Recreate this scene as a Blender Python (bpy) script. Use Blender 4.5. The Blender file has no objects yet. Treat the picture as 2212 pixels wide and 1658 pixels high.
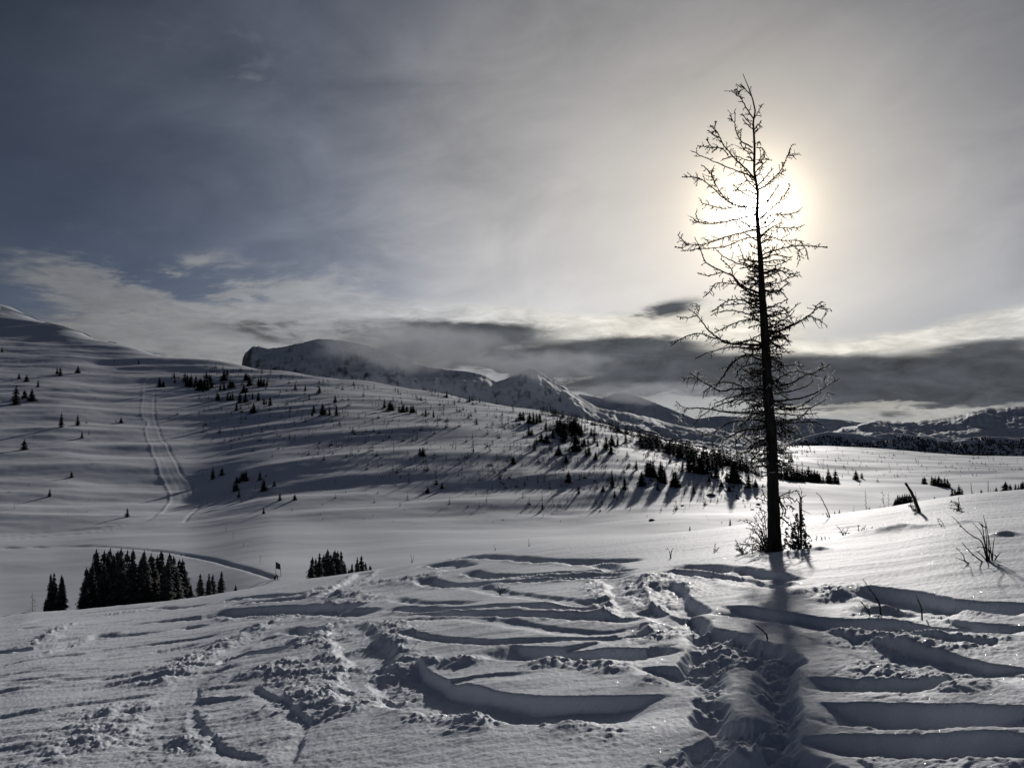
import bpy, math, random
import numpy as np
from mathutils import Vector

# ------------------------------------------------------------------ camera
SC = bpy.context.scene
COL = SC.collection
EYE = 1.6
FOC = 1106.0 / math.tan(math.radians(31.0))      # focal length for a 2212 px wide frame
PITCH = math.atan((920.0 - 829.0) / FOC)
CP, SP = math.cos(PITCH), math.sin(PITCH)

cam_data = bpy.data.cameras.new("camera")
cam_data.sensor_fit = 'HORIZONTAL'
cam_data.angle = math.radians(62.0)
cam_data.clip_start = 0.1
cam_data.clip_end = 60000.0
cam = bpy.data.objects.new("camera", cam_data)
cam.location = (0, 0, EYE)
cam.rotation_euler = (math.radians(90) + PITCH, 0, 0)
COL.objects.link(cam)
SC.camera = cam


def ray(x, y):
    """photo position (2212 wide) -> (X/Y, Z/Y) of the sight line"""
    u = (x - 1106.0) / FOC
    v = (829.0 - y) / FOC
    yy = CP - v * SP
    return u / yy, (SP + v * CP) / yy


def at_depth(x, y, Y):
    t, e = ray(x, y)
    return Vector((t * Y, Y, EYE + e * Y))


# ------------------------------------------------------------------ world, sun, exposure
SUN_T, SUN_E = ray(1628, 455)
SUN_AZ = math.atan(SUN_T)                                   # to the right of straight ahead
SUN_EL = math.atan(SUN_E * math.cos(SUN_AZ))
SUN_DIR = Vector((math.sin(SUN_AZ) * math.cos(SUN_EL), math.cos(SUN_AZ) * math.cos(SUN_EL), math.sin(SUN_EL)))

world = bpy.data.worlds.new("World")
SC.world = world
world.use_nodes = True
WN, WL = world.node_tree.nodes, world.node_tree.links
WN.clear()


def _sock(nt_links, dst, v):
    if isinstance(v, (int, float)):
        dst.default_value = v
    elif isinstance(v, (tuple, list)):
        if len(dst.default_value) == 4 and len(v) == 3:
            v = tuple(v) + (1.0,)
        dst.default_value = v
    else:
        nt_links.new(v, dst)


class G:
    """small helper to write node graphs as expressions"""
    def __init__(self, tree):
        self.n, self.l = tree.nodes, tree.links

    def m(self, op, a, b=None, c=None, clamp=False):
        nd = self.n.new('ShaderNodeMath')
        nd.operation = op
        nd.use_clamp = clamp
        for i, v in enumerate((a, b, c)):
            if v is not None:
                _sock(self.l, nd.inputs[i], v)
        return nd.outputs[0]

    def add(self, a, b): return self.m('ADD', a, b)
    def sub(self, a, b): return self.m('SUBTRACT', a, b)
    def mul(self, a, b): return self.m('MULTIPLY', a, b)
    def gauss(self, d, s):
        q = self.m('DIVIDE', d, s)
        return self.m('EXPONENT', self.mul(self.mul(q, q), -1.0))

    def mr(self, v, a, b, c=0.0, d=1.0, smooth=True):
        nd = self.n.new('ShaderNodeMapRange')
        nd.interpolation_type = 'SMOOTHSTEP' if smooth else 'LINEAR'
        nd.clamp = True
        _sock(self.l, nd.inputs['Value'], v)
        for k, x in (('From Min', a), ('From Max', b), ('To Min', c), ('To Max', d)):
            _sock(self.l, nd.inputs[k], x)
        return nd.outputs[0]

    def mix(self, f, a, b, mode='MIX'):
        nd = self.n.new('ShaderNodeMix')
        nd.data_type = 'RGBA'
        nd.blend_type = mode
        nd.clamp_factor = True
        _sock(self.l, nd.inputs[0], f)
        _sock(self.l, nd.inputs[6], a)
        _sock(self.l, nd.inputs[7], b)
        return nd.outputs[2]

    def scale(self, col, f):
        nd = self.n.new('ShaderNodeVectorMath')
        nd.operation = 'SCALE'
        _sock(self.l, nd.inputs[0], col)
        _sock(self.l, nd.inputs['Scale'], f)
        return nd.outputs[0]

    def vadd(self, a, b):
        nd = self.n.new('ShaderNodeVectorMath')
        nd.operation = 'ADD'
        _sock(self.l, nd.inputs[0], a)
        _sock(self.l, nd.inputs[1], b)
        return nd.outputs[0]

    def xyz(self, x, y, z):
        nd = self.n.new('ShaderNodeCombineXYZ')
        for i, v in enumerate((x, y, z)):
            _sock(self.l, nd.inputs[i], v)
        return nd.outputs[0]

    def noise(self, vec, scale, detail=4, rough=0.55, dist=0.0, col=False):
        nd = self.n.new('ShaderNodeTexNoise')
        _sock(self.l, nd.inputs['Vector'], vec)
        nd.inputs['Scale'].default_value = scale
        nd.inputs['Detail'].default_value = detail
        nd.inputs['Roughness'].default_value = rough
        nd.inputs['Distortion'].default_value = dist
        return nd.outputs['Color' if col else 'Fac']


def build_sky():
    g = G(world.node_tree)
    out = WN.new('ShaderNodeOutputWorld')
    tc = WN.new('ShaderNodeTexCoord')
    sep = WN.new('ShaderNodeSeparateXYZ')
    WL.new(tc.outputs['Generated'], sep.inputs[0])
    dx, dy, dz = sep.outputs[0], sep.outputs[1], sep.outputs[2]
    az = g.mul(g.m('ARCTAN2', dx, dy), 180 / math.pi)
    el = g.mul(g.m('ARCSINE', g.m('MINIMUM', g.m('MAXIMUM', dz, -1.0), 1.0)), 180 / math.pi)
    dt = WN.new('ShaderNodeVectorMath')
    dt.operation = 'DOT_PRODUCT'
    WL.new(tc.outputs['Generated'], dt.inputs[0])
    dt.inputs[1].default_value = SUN_DIR
    ang = g.mul(g.m('ARCCOSINE', g.m('MINIMUM', dt.outputs['Value'], 0.999999)), 180 / math.pi)

    sky = WN.new('ShaderNodeTexSky')
    sky.sky_type = 'NISHITA'
    sky.sun_disc = False
    sky.sun_elevation = SUN_EL
    sky.sun_rotation = SUN_AZ
    sky.altitude = 2200
    sky.air_density = 0.42
    sky.dust_density = 0.05
    bw = WN.new('ShaderNodeRGBToBW')
    WL.new(sky.outputs[0], bw.inputs[0])
    base = g.scale(g.mix(0.38, sky.outputs[0], g.scale((0.97, 1.0, 1.06), bw.outputs[0])), SKY_STRENGTH)

    # thin high veil lit by the sun behind it: brightness falls with the angle from the sun
    warp = g.noise(g.xyz(g.mul(az, 0.06), g.mul(el, 0.10), 3.1), 1.0, 4, 0.55)
    streak = g.noise(g.xyz(g.add(g.mul(az, 0.035), g.mul(el, 0.022)), g.add(g.mul(el, 0.12), g.mul(az, -0.035)), 7.7), 1.0, 6, 0.55, 0.5)
    wisp = g.noise(g.xyz(g.add(g.mul(az, 0.10), g.mul(el, 0.05)), g.add(g.mul(el, 0.22), g.mul(az, -0.05)), 1.3), 1.0, 7, 0.6, 0.6)
    a2 = g.add(ang, g.mul(g.sub(warp, 0.5), 12.0))
    wide = g.mul(g.m('EXPONENT', g.mul(g.m('POWER', g.m('DIVIDE', g.m('MAXIMUM', a2, 0.0), 26.0), 2.6), -1.0)), VEIL)
    wide = g.add(wide, g.mul(g.m('EXPONENT', g.mul(ang, -1 / 8.0)), 0.40))
    tex = g.add(g.mul(g.sub(streak, 0.5), 1.3), g.add(1.0, g.mul(g.sub(wisp, 0.5), 1.0)))
    near_keep = g.mr(ang, 6.0, 26.0, 0.18, 1.0)
    tex = g.add(1.0, g.mul(g.sub(tex, 1.0), near_keep))
    wide = g.mul(g.mul(wide, tex), g.mul(g.mr(el, 8.0, 38.0, 1.0, 0.10, False), g.mr(az, 14.0, 33.0, 1.0, 0.62)))
    halo = g.mul(g.gauss(g.sub(ang, 21.8), 1.5), g.mul(0.06, g.mr(el, 0.0, 10.0, 1.0, 0.4)))
    tint = g.mix(g.mr(ang, 4.0, 17.0), (1.0, 0.91, 0.76), (1.0, 0.935, 0.835))
    tint = g.mix(g.mr(ang, 17.0, 34.0), tint, (0.86, 0.92, 1.06))
    veil = g.scale(tint, g.add(wide, halo))
    dimv = g.mul(g.add(0.004, g.mul(g.add(streak, g.mul(g.sub(wisp, 0.5), 0.8)), 0.095)), g.mul(g.mr(el, -2.0, 14.0, 0.7, 1.0), g.gauss(ang, 62.0)))
    veil = g.vadd(veil, g.scale((0.84, 0.92, 1.18), dimv))

    # aureole round the sun and the burnt-out core
    aur = g.add(g.mul(g.m('EXPONENT', g.mul(ang, -1 / 2.7)), 1.9), g.mul(g.gauss(ang, 2.7), 2.1))
    aur = g.add(aur, g.mul(g.gauss(ang, 0.9), 30.0))
    rim = g.mul(g.gauss(ang, 1.5), 1.0)
    aurc = g.mix(rim, (1.0, 0.80, 0.52), (1.0, 0.97, 0.92))
    # pale haze low over the horizon hides the blue
    hz = g.mul(g.mr(el, 0.5, 9.0, 0.85, 0.0), g.mr(el, -1.0, 0.5))
    hzc = g.scale((0.96, 0.985, 1.0), g.add(g.mul(g.gauss(ang, 28.0), 0.62), 0.17))
    col = g.mix(hz, g.vadd(base, veil), hzc)
    col = g.vadd(col, g.scale(aurc, aur))

    # low cloud banks: a thickness field made of drawn-out banks broken by noise
    n1 = g.noise(g.xyz(g.mul(az, 0.11), g.mul(el, 0.42), 2.0), 1.0, 7, 0.56, 0.35)
    n2 = g.noise(g.xyz(g.mul(az, 0.33), g.mul(el, 0.9), 9.0), 1.0, 6, 0.6, 0.5)
    n3 = g.noise(g.xyz(g.mul(az, 0.55), g.mul(el, 2.6), 4.0), 1.0, 6, 0.62, 0.6)
    fr = g.add(g.add(g.mul(g.sub(n1, 0.5), 1.0), g.mul(g.sub(n2, 0.5), 0.6)), g.mul(g.sub(n3, 0.5), 0.75))
    azw = g.add(az, g.mul(fr, 5.0))
    elw = g.add(el, g.mul(fr, 1.1))

    def bank(x, y, rx, ry, w, tilt=0.0):
        t, e = ray(x, y)
        A = math.degrees(math.atan(t))
        E = math.degrees(math.atan(e * math.cos(math.atan(t))))
        ra, re = math.degrees(rx * 1.1 / FOC), math.degrees(ry * 1.3 / FOC)
        qa = g.m('DIVIDE', g.sub(azw, A), ra)
        da = g.sub(azw, A)
        qe = g.m('DIVIDE', g.sub(g.sub(elw, E), g.mul(da, tilt)), re)
        s = g.add(g.mul(qa, qa), g.mul(qe, qe))
        return g.mul(g.m('EXPONENT', g.mul(s, -1.0)), w)

    def total(lst):
        f = None
        for b in lst:
            v = bank(*b)
            f = v if f is None else g.add(f, v)
        return f

    lit_f = total(LIT_BANKS)
    dark_f = total(BANKS)
    # the belt of low cloud goes on round the horizon
    behind = g.mr(g.m('ABSOLUTE', az), 34.0, 58.0)
    belt = g.mul(g.mul(g.gauss(g.sub(elw, 4.0), 3.2), behind), g.mr(n1, 0.36, 0.64))
    lit_f = g.add(lit_f, belt)
    dark_f = g.add(dark_f, g.mul(belt, 0.8))
    lit = g.mul(g.add(g.mul(g.gauss(ang, 30.0), 1.80), 0.30), g.mr(el, 0.5, 5.5, 0.66, 1.0))
    lit = g.mul(lit, g.add(0.84, g.add(g.mul(g.sub(n2, 0.5), 0.9), g.mul(g.sub(n3, 0.5), 0.7))))
    litc = g.scale(g.mix(g.mr(ang, 6.0, 26.0), (1.0, 0.94, 0.82), (0.97, 0.99, 1.0)), lit)
    la = g.mr(g.mul(lit_f, g.add(0.85, g.mul(fr, 1.4))), 0.08, 0.50, 0.0, 0.92)
    col = g.mix(g.mul(la, g.mr(ang, 1.5, 6.0, 0.2, 1.0)), col, litc)
    darkc = g.scale(g.mix(g.mr(ang, 12.0, 34.0), (0.88, 0.98, 1.14), (0.97, 1.0, 1.04)), g.add(0.125, g.add(g.mul(g.sub(n2, 0.4), 0.30), g.mul(g.sub(n1, 0.5), 0.12))))
    da = g.mr(g.mul(dark_f, g.add(0.98, g.mul(fr, 1.3))), 0.18, 0.82, 0.0, 0.97)
    col = g.mix(g.mul(da, g.mr(ang, 1.5, 6.0, 0.2, 1.0)), col, darkc)

    # light fair-weather puffs on the left, thinner than the banks
    pf = None
    for b in PUFFS:
        v = bank(*b)
        pf = v if pf is None else g.add(pf, v)
    pf = g.mul(pf, g.mr(g.add(g.mul(n1, 0.45), g.add(g.mul(wisp, 0.42), g.mul(n3, 0.13))), 0.38, 0.60, 0.0, 1.0))
    pc = g.scale((0.95, 0.98, 1.02), g.mul(g.add(g.mul(g.gauss(ang, 32.0), 1.15), 0.22), g.add(0.45, g.add(g.mul(n3, 0.55), g.mul(n2, 0.55)))))
    col = g.mix(g.mul(g.mr(pf, 0.08, 0.75), 0.85), col, pc)

    bg = WN.new('ShaderNodeBackground')
    bg.inputs['Strength'].default_value = 0.90
    WL.new(col, bg.inputs['Color'])
    WL.new(bg.outputs[0], out.inputs['Surface'])


SKY_STRENGTH = 0.056
VEIL = 1.22
#        x     y    rx   ry    w    tilt     (photo position of each low cloud bank)
BANKS = [(820, 718, 270, 22, 1.15, 0.0), (620, 718, 170, 14, .6, -0.04), (1010, 722, 130, 16, .8, 0.03), (860, 762, 120, 32, 1.0, 0.0), (930, 790, 60, 12, .4, 0.0), (1005, 752, 40, 9, .45, 0.0),
         (1290, 772, 230, 24, 1.25, 0.0), (1140, 795, 110, 16, .9, -0.05), (1380, 742, 120, 12, .7, 0.0), (1400, 838, 210, 13, 1.1, 0.0), (1480, 800, 110, 18, .9, 0.0), (1330, 800, 120, 16, .7, 0.0),
         (1455, 664, 80, 15, .85, 0.14), (2010, 817, 360, 30, 1.35, 0.0), (1740, 806, 130, 26, 1.1, 0.0), (2200, 795, 130, 30, .9, 0.02), (1880, 848, 190, 13, .9, 0.0), (2140, 742, 120, 12, .55, 0.1),
         (2150, 862, 130, 9, .7, 0.0), (1905, 899, 45, 8, .7, 0.0), (1790, 884, 60, 5, .5, 0.0), (2010, 880, 50, 4, .5, 0.0), (300, 718, 90, 14, .22, 0.0), (400, 628, 120, 14, .14, -.05)]
LIT_BANKS = [(760, 684, 330, 17, 1.0, -0.005), (500, 706, 240, 18, 1.0, 0.04), (320, 704, 90, 18, 1.2, 0.0), (380, 742, 190, 18, 1.0, 0.0), (620, 742, 150, 12, .8, 0.0), (700, 676, 150, 9, .8, 0.02), (1050, 700, 130, 30, .9, -0.08), (1190, 728, 150, 26, .9, -0.05), (1370, 712, 210, 22, .75, 0.03), (1560, 735, 150, 30, .8, 0.0), (1050, 770, 100, 24, 1.0, 0.0),
             (1900, 766, 230, 20, 1.0, 0.06), (2130, 726, 170, 24, 1.0, 0.10), (2300, 700, 130, 30, .9, 0.08), (1890, 882, 170, 18, 1.0, 0.0), (2120, 892, 140, 10, .7, 0.0), (1260, 834, 90, 12, .9, 0.0), (450, 775, 140, 12, .9, -0.05), (1560, 690, 200, 25, .5, 0.1)]
PUFFS = [(330, 590, 190, 55, 1.0, -0.12), (450, 640, 230, 45, 1.0, -0.08), (620, 655, 260, 50, .7, 0.0),
         (330, 700, 120, 22, .8, 0.0), (450, 745, 260, 40, .9, -0.05), (560, 170, 90, 45, .35, -0.3), (480, 85, 160, 30, .28, 0.0),
         (850, 560, 240, 110, .35, 0.0)]
build_sky()

sun_data = bpy.data.lights.new("sun", 'SUN')
sun_data.energy = 5.0
sun_data.angle = math.radians(1.4)
sun_data.color = (1.0, 0.955, 0.90)
sun = bpy.data.objects.new("sun", sun_data)
sun.rotation_euler = SUN_DIR.to_track_quat('Z', 'Y').to_euler()
sun.location = (0, 0, 60)
COL.objects.link(sun)

SC.view_settings.view_transform = 'Standard'
SC.view_settings.look = 'None'
SC.view_settings.exposure = -0.85
SC.view_settings.gamma = 1.0
SC.view_settings.use_curve_mapping = False
SC.render.film_transparent = False
SC.cycles.use_denoising = True
SC.cycles.max_bounces = 6
SC.cycles.diffuse_bounces = 2
SC.cycles.glossy_bounces = 2
SC.cycles.transmission_bounces = 3
SC.cycles.volume_bounces = 1
SC.cycles.caustics_reflective = False
SC.cycles.caustics_refractive = False

# ------------------------------------------------------------------ numeric helpers
RNG = np.random.RandomState(7)
_PERM = RNG.permutation(512).astype(np.int64)
_PERM = np.concatenate([_PERM, _PERM])
_ga = RNG.rand(512) * 2 * np.pi
_GX, _GY = np.cos(_ga), np.sin(_ga)


def pnoise(x, y):
    xi, yi = np.floor(x).astype(np.int64), np.floor(y).astype(np.int64)
    xf, yf = x - xi, y - yi
    xi &= 511
    yi &= 511
    x1, y1 = (xi + 1) & 511, (yi + 1) & 511
    u = xf * xf * xf * (xf * (xf * 6 - 15) + 10)
    v = yf * yf * yf * (yf * (yf * 6 - 15) + 10)

    def gr(ix, iy, fx, fy):
        h = _PERM[_PERM[ix] + iy]
        return _GX[h] * fx + _GY[h] * fy
    a = gr(xi, yi, xf, yf)
    b = gr(x1, yi, xf - 1, yf)
    c = gr(xi, y1, xf, yf - 1)
    d = gr(x1, y1, xf - 1, yf - 1)
    return (a + u * (b - a) + v * ((c + u * (d - c)) - (a + u * (b - a)))) * 1.5


def fbm(x, y, octaves=4, gain=0.5, lac=2.03):
    s, a = 0.0, 1.0
    for i in range(octaves):
        s = s + a * pnoise(x + 17.3 * i, y - 9.1 * i)
        x, y, a = x * lac, y * lac, a * gain
    return s


def ridged(x, y, octaves=4, gain=0.5, lac=2.1):
    s, a = 0.0, 1.0
    for i in range(octaves):
        s = s + a * (1 - np.abs(pnoise(x + 31.7 * i, y + 11.9 * i)) * 2)
        x, y, a = x * lac, y * lac, a * gain
    return s


def sstep(a, b, x):
    q = np.clip((x - a) / (b - a), 0, 1)
    return q * q * (3 - 2 * q)


def pchip(xk, yk, x):
    """monotone cubic through the knots; ends held linear"""
    xk, yk, x = np.asarray(xk, float), np.asarray(yk, float), np.asarray(x, float)
    h = np.diff(xk)
    d = np.diff(yk) / h
    mm = np.zeros_like(yk)
    for i in range(1, len(xk) - 1):
        if d[i - 1] * d[i] > 0:
            w1, w2 = 2 * h[i] + h[i - 1], h[i] + 2 * h[i - 1]
            mm[i] = (w1 + w2) / (w1 / d[i - 1] + w2 / d[i])
    mm[0], mm[-1] = d[0], d[-1]
    i = np.clip(np.searchsorted(xk, x) - 1, 0, len(xk) - 2)
    q = (x - xk[i]) / h[i]
    lo, hi = x < xk[0], x > xk[-1]
    q2 = np.clip(q, 0, 1)
    r = ((1 + 2 * q2) * (1 - q2) ** 2 * yk[i] + q2 * (1 - q2) ** 2 * h[i] * mm[i]
         + q2 * q2 * (3 - 2 * q2) * yk[i + 1] + q2 * q2 * (q2 - 1) * h[i] * mm[i + 1])
    r = np.where(lo, yk[0] + mm[0] * (x - xk[0]), r)
    return np.where(hi, yk[-1] + mm[-1] * (x - xk[-1]), r)


def mesh_from_grid(name, X, Y, Z, mat, keep=None):
    nr, nc = X.shape
    co = np.stack([X, Y, Z], -1).reshape(-1, 3).astype(np.float32)
    idx = np.arange(nr * nc).reshape(nr, nc)
    q = np.stack([idx[:-1, :-1], idx[:-1, 1:], idx[1:, 1:], idx[1:, :-1]], -1).reshape(-1, 4)
    if keep is not None:
        q = q[keep.reshape(-1)]
    me = bpy.data.meshes.new(name)
    me.vertices.add(len(co))
    me.vertices.foreach_set("co", co.ravel())
    me.loops.add(q.size)
    me.loops.foreach_set("vertex_index", q.ravel().astype(np.int32))
    me.polygons.add(len(q))
    me.polygons.foreach_set("loop_start", np.arange(0, q.size, 4, dtype=np.int32))
    me.polygons.foreach_set("use_smooth", np.ones(len(q), dtype=bool))
    me.update(calc_edges=True)
    me.materials.append(mat)
    return me


def link(name, me, parent=None, kind=None, label=None, cat=None, group=None, loc=None, rotz=0.0, scale=None):
    o = bpy.data.objects.new(name, me)
    COL.objects.link(o)
    if parent is not None:
        o.parent = parent
    if loc is not None:
        o.location = loc
    if rotz:
        o.rotation_euler = (0, 0, rotz)
    if scale is not None:
        o.scale = (scale, scale, scale) if isinstance(scale, (int, float)) else scale
    for k, v in (('kind', kind), ('label', label), ('category', cat), ('group', group)):
        if v:
            o[k] = v
    return o


# ------------------------------------------------------------------ materials
def new_mat(name):
    m = bpy.data.materials.new(name)
    m.use_nodes = True
    m.node_tree.nodes.clear()
    out = m.node_tree.nodes.new('ShaderNodeOutputMaterial')
    return m, G(m.node_tree), out


def principled(g, **kw):
    p = g.n.new('ShaderNodeBsdfPrincipled')
    for k, v in kw.items():
        _sock(g.l, p.inputs[k], v)
    return p


def bump(g, h, strength, dist, normal=None):
    b = g.n.new('ShaderNodeBump')
    b.inputs['Strength'].default_value = strength
    b.inputs['Distance'].default_value = dist
    g.l.new(h, b.inputs['Height'])
    if normal is not None:
        g.l.new(normal, b.inputs['Normal'])
    return b.outputs[0]


def objpos(g):
    t = g.n.new('ShaderNodeTexCoord')
    return t.outputs['Object']


def mat_snow_near():
    m, g, out = new_mat('snow_near')
    p = objpos(g)
    fine = g.noise(p, 60.0, 3, 0.65)
    mid = g.noise(p, 9.0, 4, 0.6)
    nrm = bump(g, mid, 0.3, 0.018)
    nrm = bump(g, fine, 0.5, 0.008, nrm)
    tone = g.mix(g.mr(g.noise(p, 1.3, 3), 0.3, 0.7), (0.76, 0.80, 0.88), (0.80, 0.84, 0.91))
    bs = principled(g, **{'Base Color': tone, 'Roughness': 0.66, 'Specular IOR Level': 0.09, 'Normal': nrm})
    # single flat crystals lying at random tilts
    vo = g.n.new('ShaderNodeTexVoronoi')
    vo.feature = 'F1'
    vo.inputs['Scale'].default_value = 120.0
    g.l.new(p, vo.inputs['Vector'])
    rnd = g.n.new('ShaderNodeVectorMath')
    rnd.operation = 'SUBTRACT'
    g.l.new(vo.outputs['Color'], rnd.inputs[0])
    rnd.inputs[1].default_value = (0.5, 0.5, 0.5)
    geo = g.n.new('ShaderNodeNewGeometry')
    nn = g.vadd(geo.outputs['Normal'], g.scale(rnd.outputs[0], 0.75))
    nz = g.n.new('ShaderNodeVectorMath')
    nz.operation = 'NORMALIZE'
    g.l.new(nn, nz.inputs[0])
    gl = g.n.new('ShaderNodeBsdfGlossy')
    gl.inputs['Roughness'].default_value = 0.05
    gl.inputs['Color'].default_value = (1, 1, 1, 1)
    g.l.new(nz.outputs[0], gl.inputs['Normal'])
    spot = g.mr(vo.outputs['Distance'], 0.28, 0.42, GLINT, 0.0)
    mx = g.n.new('ShaderNodeMixShader')
    g.l.new(spot, mx.inputs[0])
    g.l.new(bs.outputs[0], mx.inputs[1])
    g.l.new(gl.outputs[0], mx.inputs[2])
    g.l.new(mx.outputs[0], out.inputs['Surface'])
    return m


def mat_snow_far(spec=0.14):
    m, g, out = new_mat('snow_slope')
    p = objpos(g)
    tone = g.mix(g.mr(g.noise(p, 0.02, 4), 0.3, 0.7), (0.78, 0.82, 0.90), (0.82, 0.86, 0.93))
    sc = g.n.new('ShaderNodeMapping')
    sc.inputs['Scale'].default_value = (0.12, 0.35, 0.3)
    sc.inputs['Rotation'].default_value = (0, 0, math.radians(14))
    g.l.new(p, sc.inputs['Vector'])
    w = g.noise(sc.outputs[0], 1.0, 6, 0.6)
    nrm = bump(g, w, 0.5, 0.13)
    bs = principled(g, **{'Base Color': tone, 'Roughness': 0.7, 'Specular IOR Level': spec, 'Normal': nrm})
    g.l.new(bs.outputs[0], out.inputs['Surface'])
    return m


def mat_mountain(name, rock_lo, rock_hi, amount, scale):
    m, g, out = new_mat(name)
    p = objpos(g)
    geo = g.n.new('ShaderNodeNewGeometry')
    sp = g.n.new('ShaderNodeSeparateXYZ')
    g.l.new(geo.outputs['Normal'], sp.inputs[0])
    sepz = g.n.new('ShaderNodeSeparateXYZ')
    g.l.new(p, sepz.inputs[0])
    mp = g.n.new('ShaderNodeMapping')
    mp.inputs['Scale'].default_value = (1.7, 1.0, 0.55)
    mp.inputs['Rotation'].default_value = (0, math.radians(12), 0)
    g.l.new(p, mp.inputs['Vector'])
    n = g.noise(mp.outputs[0], scale, 9, 0.66, 0.3)
    n2 = g.noise(p, scale * 0.3, 3, 0.5)
    steep = g.sub(1.0, sp.outputs[2])
    strata = g.noise(g.xyz(0.0, 0.0, g.add(g.mul(sepz.outputs[2], 0.022), g.mul(n2, 3.0))), 1.0, 2)
    f = g.add(g.add(g.mul(steep, 0.9), g.mul(g.sub(n, 0.5), 1.0)), g.add(g.mul(g.sub(n2, 0.5), 0.45), g.mul(g.sub(strata, 0.5), 0.45)))
    rock = g.mul(g.mr(f, amount - 0.10, amount + 0.26), 0.92)
    rc = g.mix(g.noise(mp.outputs[0], scale * 5, 5, 0.6), rock_lo, rock_hi)
    sc = g.mix(n2, (0.76, 0.80, 0.86), (0.84, 0.87, 0.92))
    c = g.mix(rock, sc, rc)
    nrm = bump(g, n, 0.5, 14.0)
    bs = principled(g, **{'Base Color': c, 'Roughness': 0.8, 'Specular IOR Level': 0.15, 'Normal': nrm})
    g.l.new(bs.outputs[0], out.inputs['Surface'])
    return m


def mat_plain(name, lo, hi, scale, rough=0.85, bumpd=0.0, bs=0.6, stretch=(1, 1, 1)):
    m, g, out = new_mat(name)
    p = objpos(g)
    mp = g.n.new('ShaderNodeMapping')
    mp.inputs['Scale'].default_value = stretch
    g.l.new(p, mp.inputs['Vector'])
    n = g.noise(mp.outputs[0], scale, 5, 0.6)
    kw = {'Base Color': g.mix(g.mr(n, 0.3, 0.7), lo, hi), 'Roughness': rough, 'Specular IOR Level': 0.2}
    if bumpd:
        kw['Normal'] = bump(g, n, bs, bumpd)
    b = principled(g, **kw)
    g.l.new(b.outputs[0], out.inputs['Surface'])
    return m


def mat_frost():
    """twig crusted with hoar frost: ice passes some of the low sun"""
    m, g, out = new_mat('frosted_twig')
    p = objpos(g)
    n = g.noise(p, 26.0, 3, 0.6)
    ice = g.mr(n, 0.30, 0.46)
    d = g.n.new('ShaderNodeBsdfDiffuse')
    g.l.new(g.mix(ice, (0.028, 0.024, 0.02), (0.75, 0.77, 0.8)), d.inputs['Color'])
    tr = g.n.new('ShaderNodeBsdfTranslucent')
    tr.inputs['Color'].default_value = (0.85, 0.85, 0.83, 1)
    mx = g.n.new('ShaderNodeMixShader')
    g.l.new(g.mul(ice, 0.7), mx.inputs[0])
    g.l.new(d.outputs[0], mx.inputs[1])
    g.l.new(tr.outputs[0], mx.inputs[2])
    g.l.new(mx.outputs[0], out.inputs['Surface'])
    return m


GLINT = 0.03
M_SNOW = mat_snow_near()
M_SLOPE = mat_snow_far()
M_ALP = mat_mountain('alpine_rock_and_snow', (0.045, 0.045, 0.05), (0.10, 0.10, 0.11), 0.23, 0.010)
M_ALP2 = mat_mountain('far_rock_and_snow', (0.05, 0.05, 0.055), (0.10, 0.10, 0.11), 0.36, 0.008)
M_HILL = mat_mountain('far_hill_snow', (0.04, 0.042, 0.045), (0.09, 0.09, 0.1), 0.24, 0.006)
M_NEEDLE = mat_plain('needles', (0.006, 0.009, 0.007), (0.085, 0.092, 0.092), 9.0)
M_NEEDLE_FAR = mat_plain('needles_far', (0.012, 0.016, 0.014), (0.035, 0.042, 0.036), 0.6)
M_HAZED_WOOD = mat_plain('haze_tinted_forest', (0.025, 0.030, 0.036), (0.10, 0.11, 0.13), 0.05)  # far needles lightened to blue-grey: distance haze painted into the colour
M_BARK = mat_plain('larch_bark', (0.006, 0.006, 0.006), (0.030, 0.027, 0.025), 14.0, 0.9, 0.02, 0.9, (1, 1, 0.3))
M_TWIG = mat_plain('twig_bark', (0.012, 0.010, 0.009), (0.045, 0.036, 0.03), 30.0)
M_FROST = mat_frost()
M_ROCK = mat_plain('boulder_rock', (0.03, 0.03, 0.032), (0.11, 0.11, 0.115), 2.0, 0.9, 0.1)
M_POLE = mat_plain('pole_wood', (0.03, 0.026, 0.022), (0.07, 0.06, 0.05), 5.0)
M_PANEL = mat_plain('banner_cloth', (0.035, 0.035, 0.045), (0.06, 0.06, 0.07), 1.5)
M_CLOTH = mat_plain('ski_clothing', (0.010, 0.011, 0.014), (0.03, 0.03, 0.036), 6.0)
M_SKIN = mat_plain('skin', (0.35, 0.24, 0.19), (0.42, 0.3, 0.24), 6.0)


def mat_cloud(density):
    m, g, out = new_mat('cloud')
    tc = g.n.new('ShaderNodeTexCoord')
    p = tc.outputs['Object']
    sp = g.n.new('ShaderNodeSeparateXYZ')
    g.l.new(p, sp.inputs[0])
    r2 = g.add(g.add(g.mul(sp.outputs[0], sp.outputs[0]), g.mul(sp.outputs[1], sp.outputs[1])), g.mul(sp.outputs[2], sp.outputs[2]))
    mp = g.n.new('ShaderNodeMapping')
    mp.inputs['Scale'].default_value = (3.6, 2.2, 1.5)
    g.l.new(p, mp.inputs['Vector'])
    n = g.noise(mp.outputs[0], 1.0, 4, 0.55, 0.4)
    f = g.mr(g.add(g.mul(g.sub(0.9, r2), 0.9), g.mul(g.sub(n, 0.5), 2.4)), 0.0, 1.1)
    f = g.mul(f, g.mr(r2, 0.25, 0.98, 1.0, 0.0))
    v = g.n.new('ShaderNodeVolumePrincipled')
    v.inputs['Color'].default_value = (0.72, 0.76, 0.82, 1)
    v.inputs['Anisotropy'].default_value = 0.2
    g.l.new(g.mul(f, density), v.inputs['Density'])
    g.l.new(v.outputs[0], out.inputs['Volume'])
    return m

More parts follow.
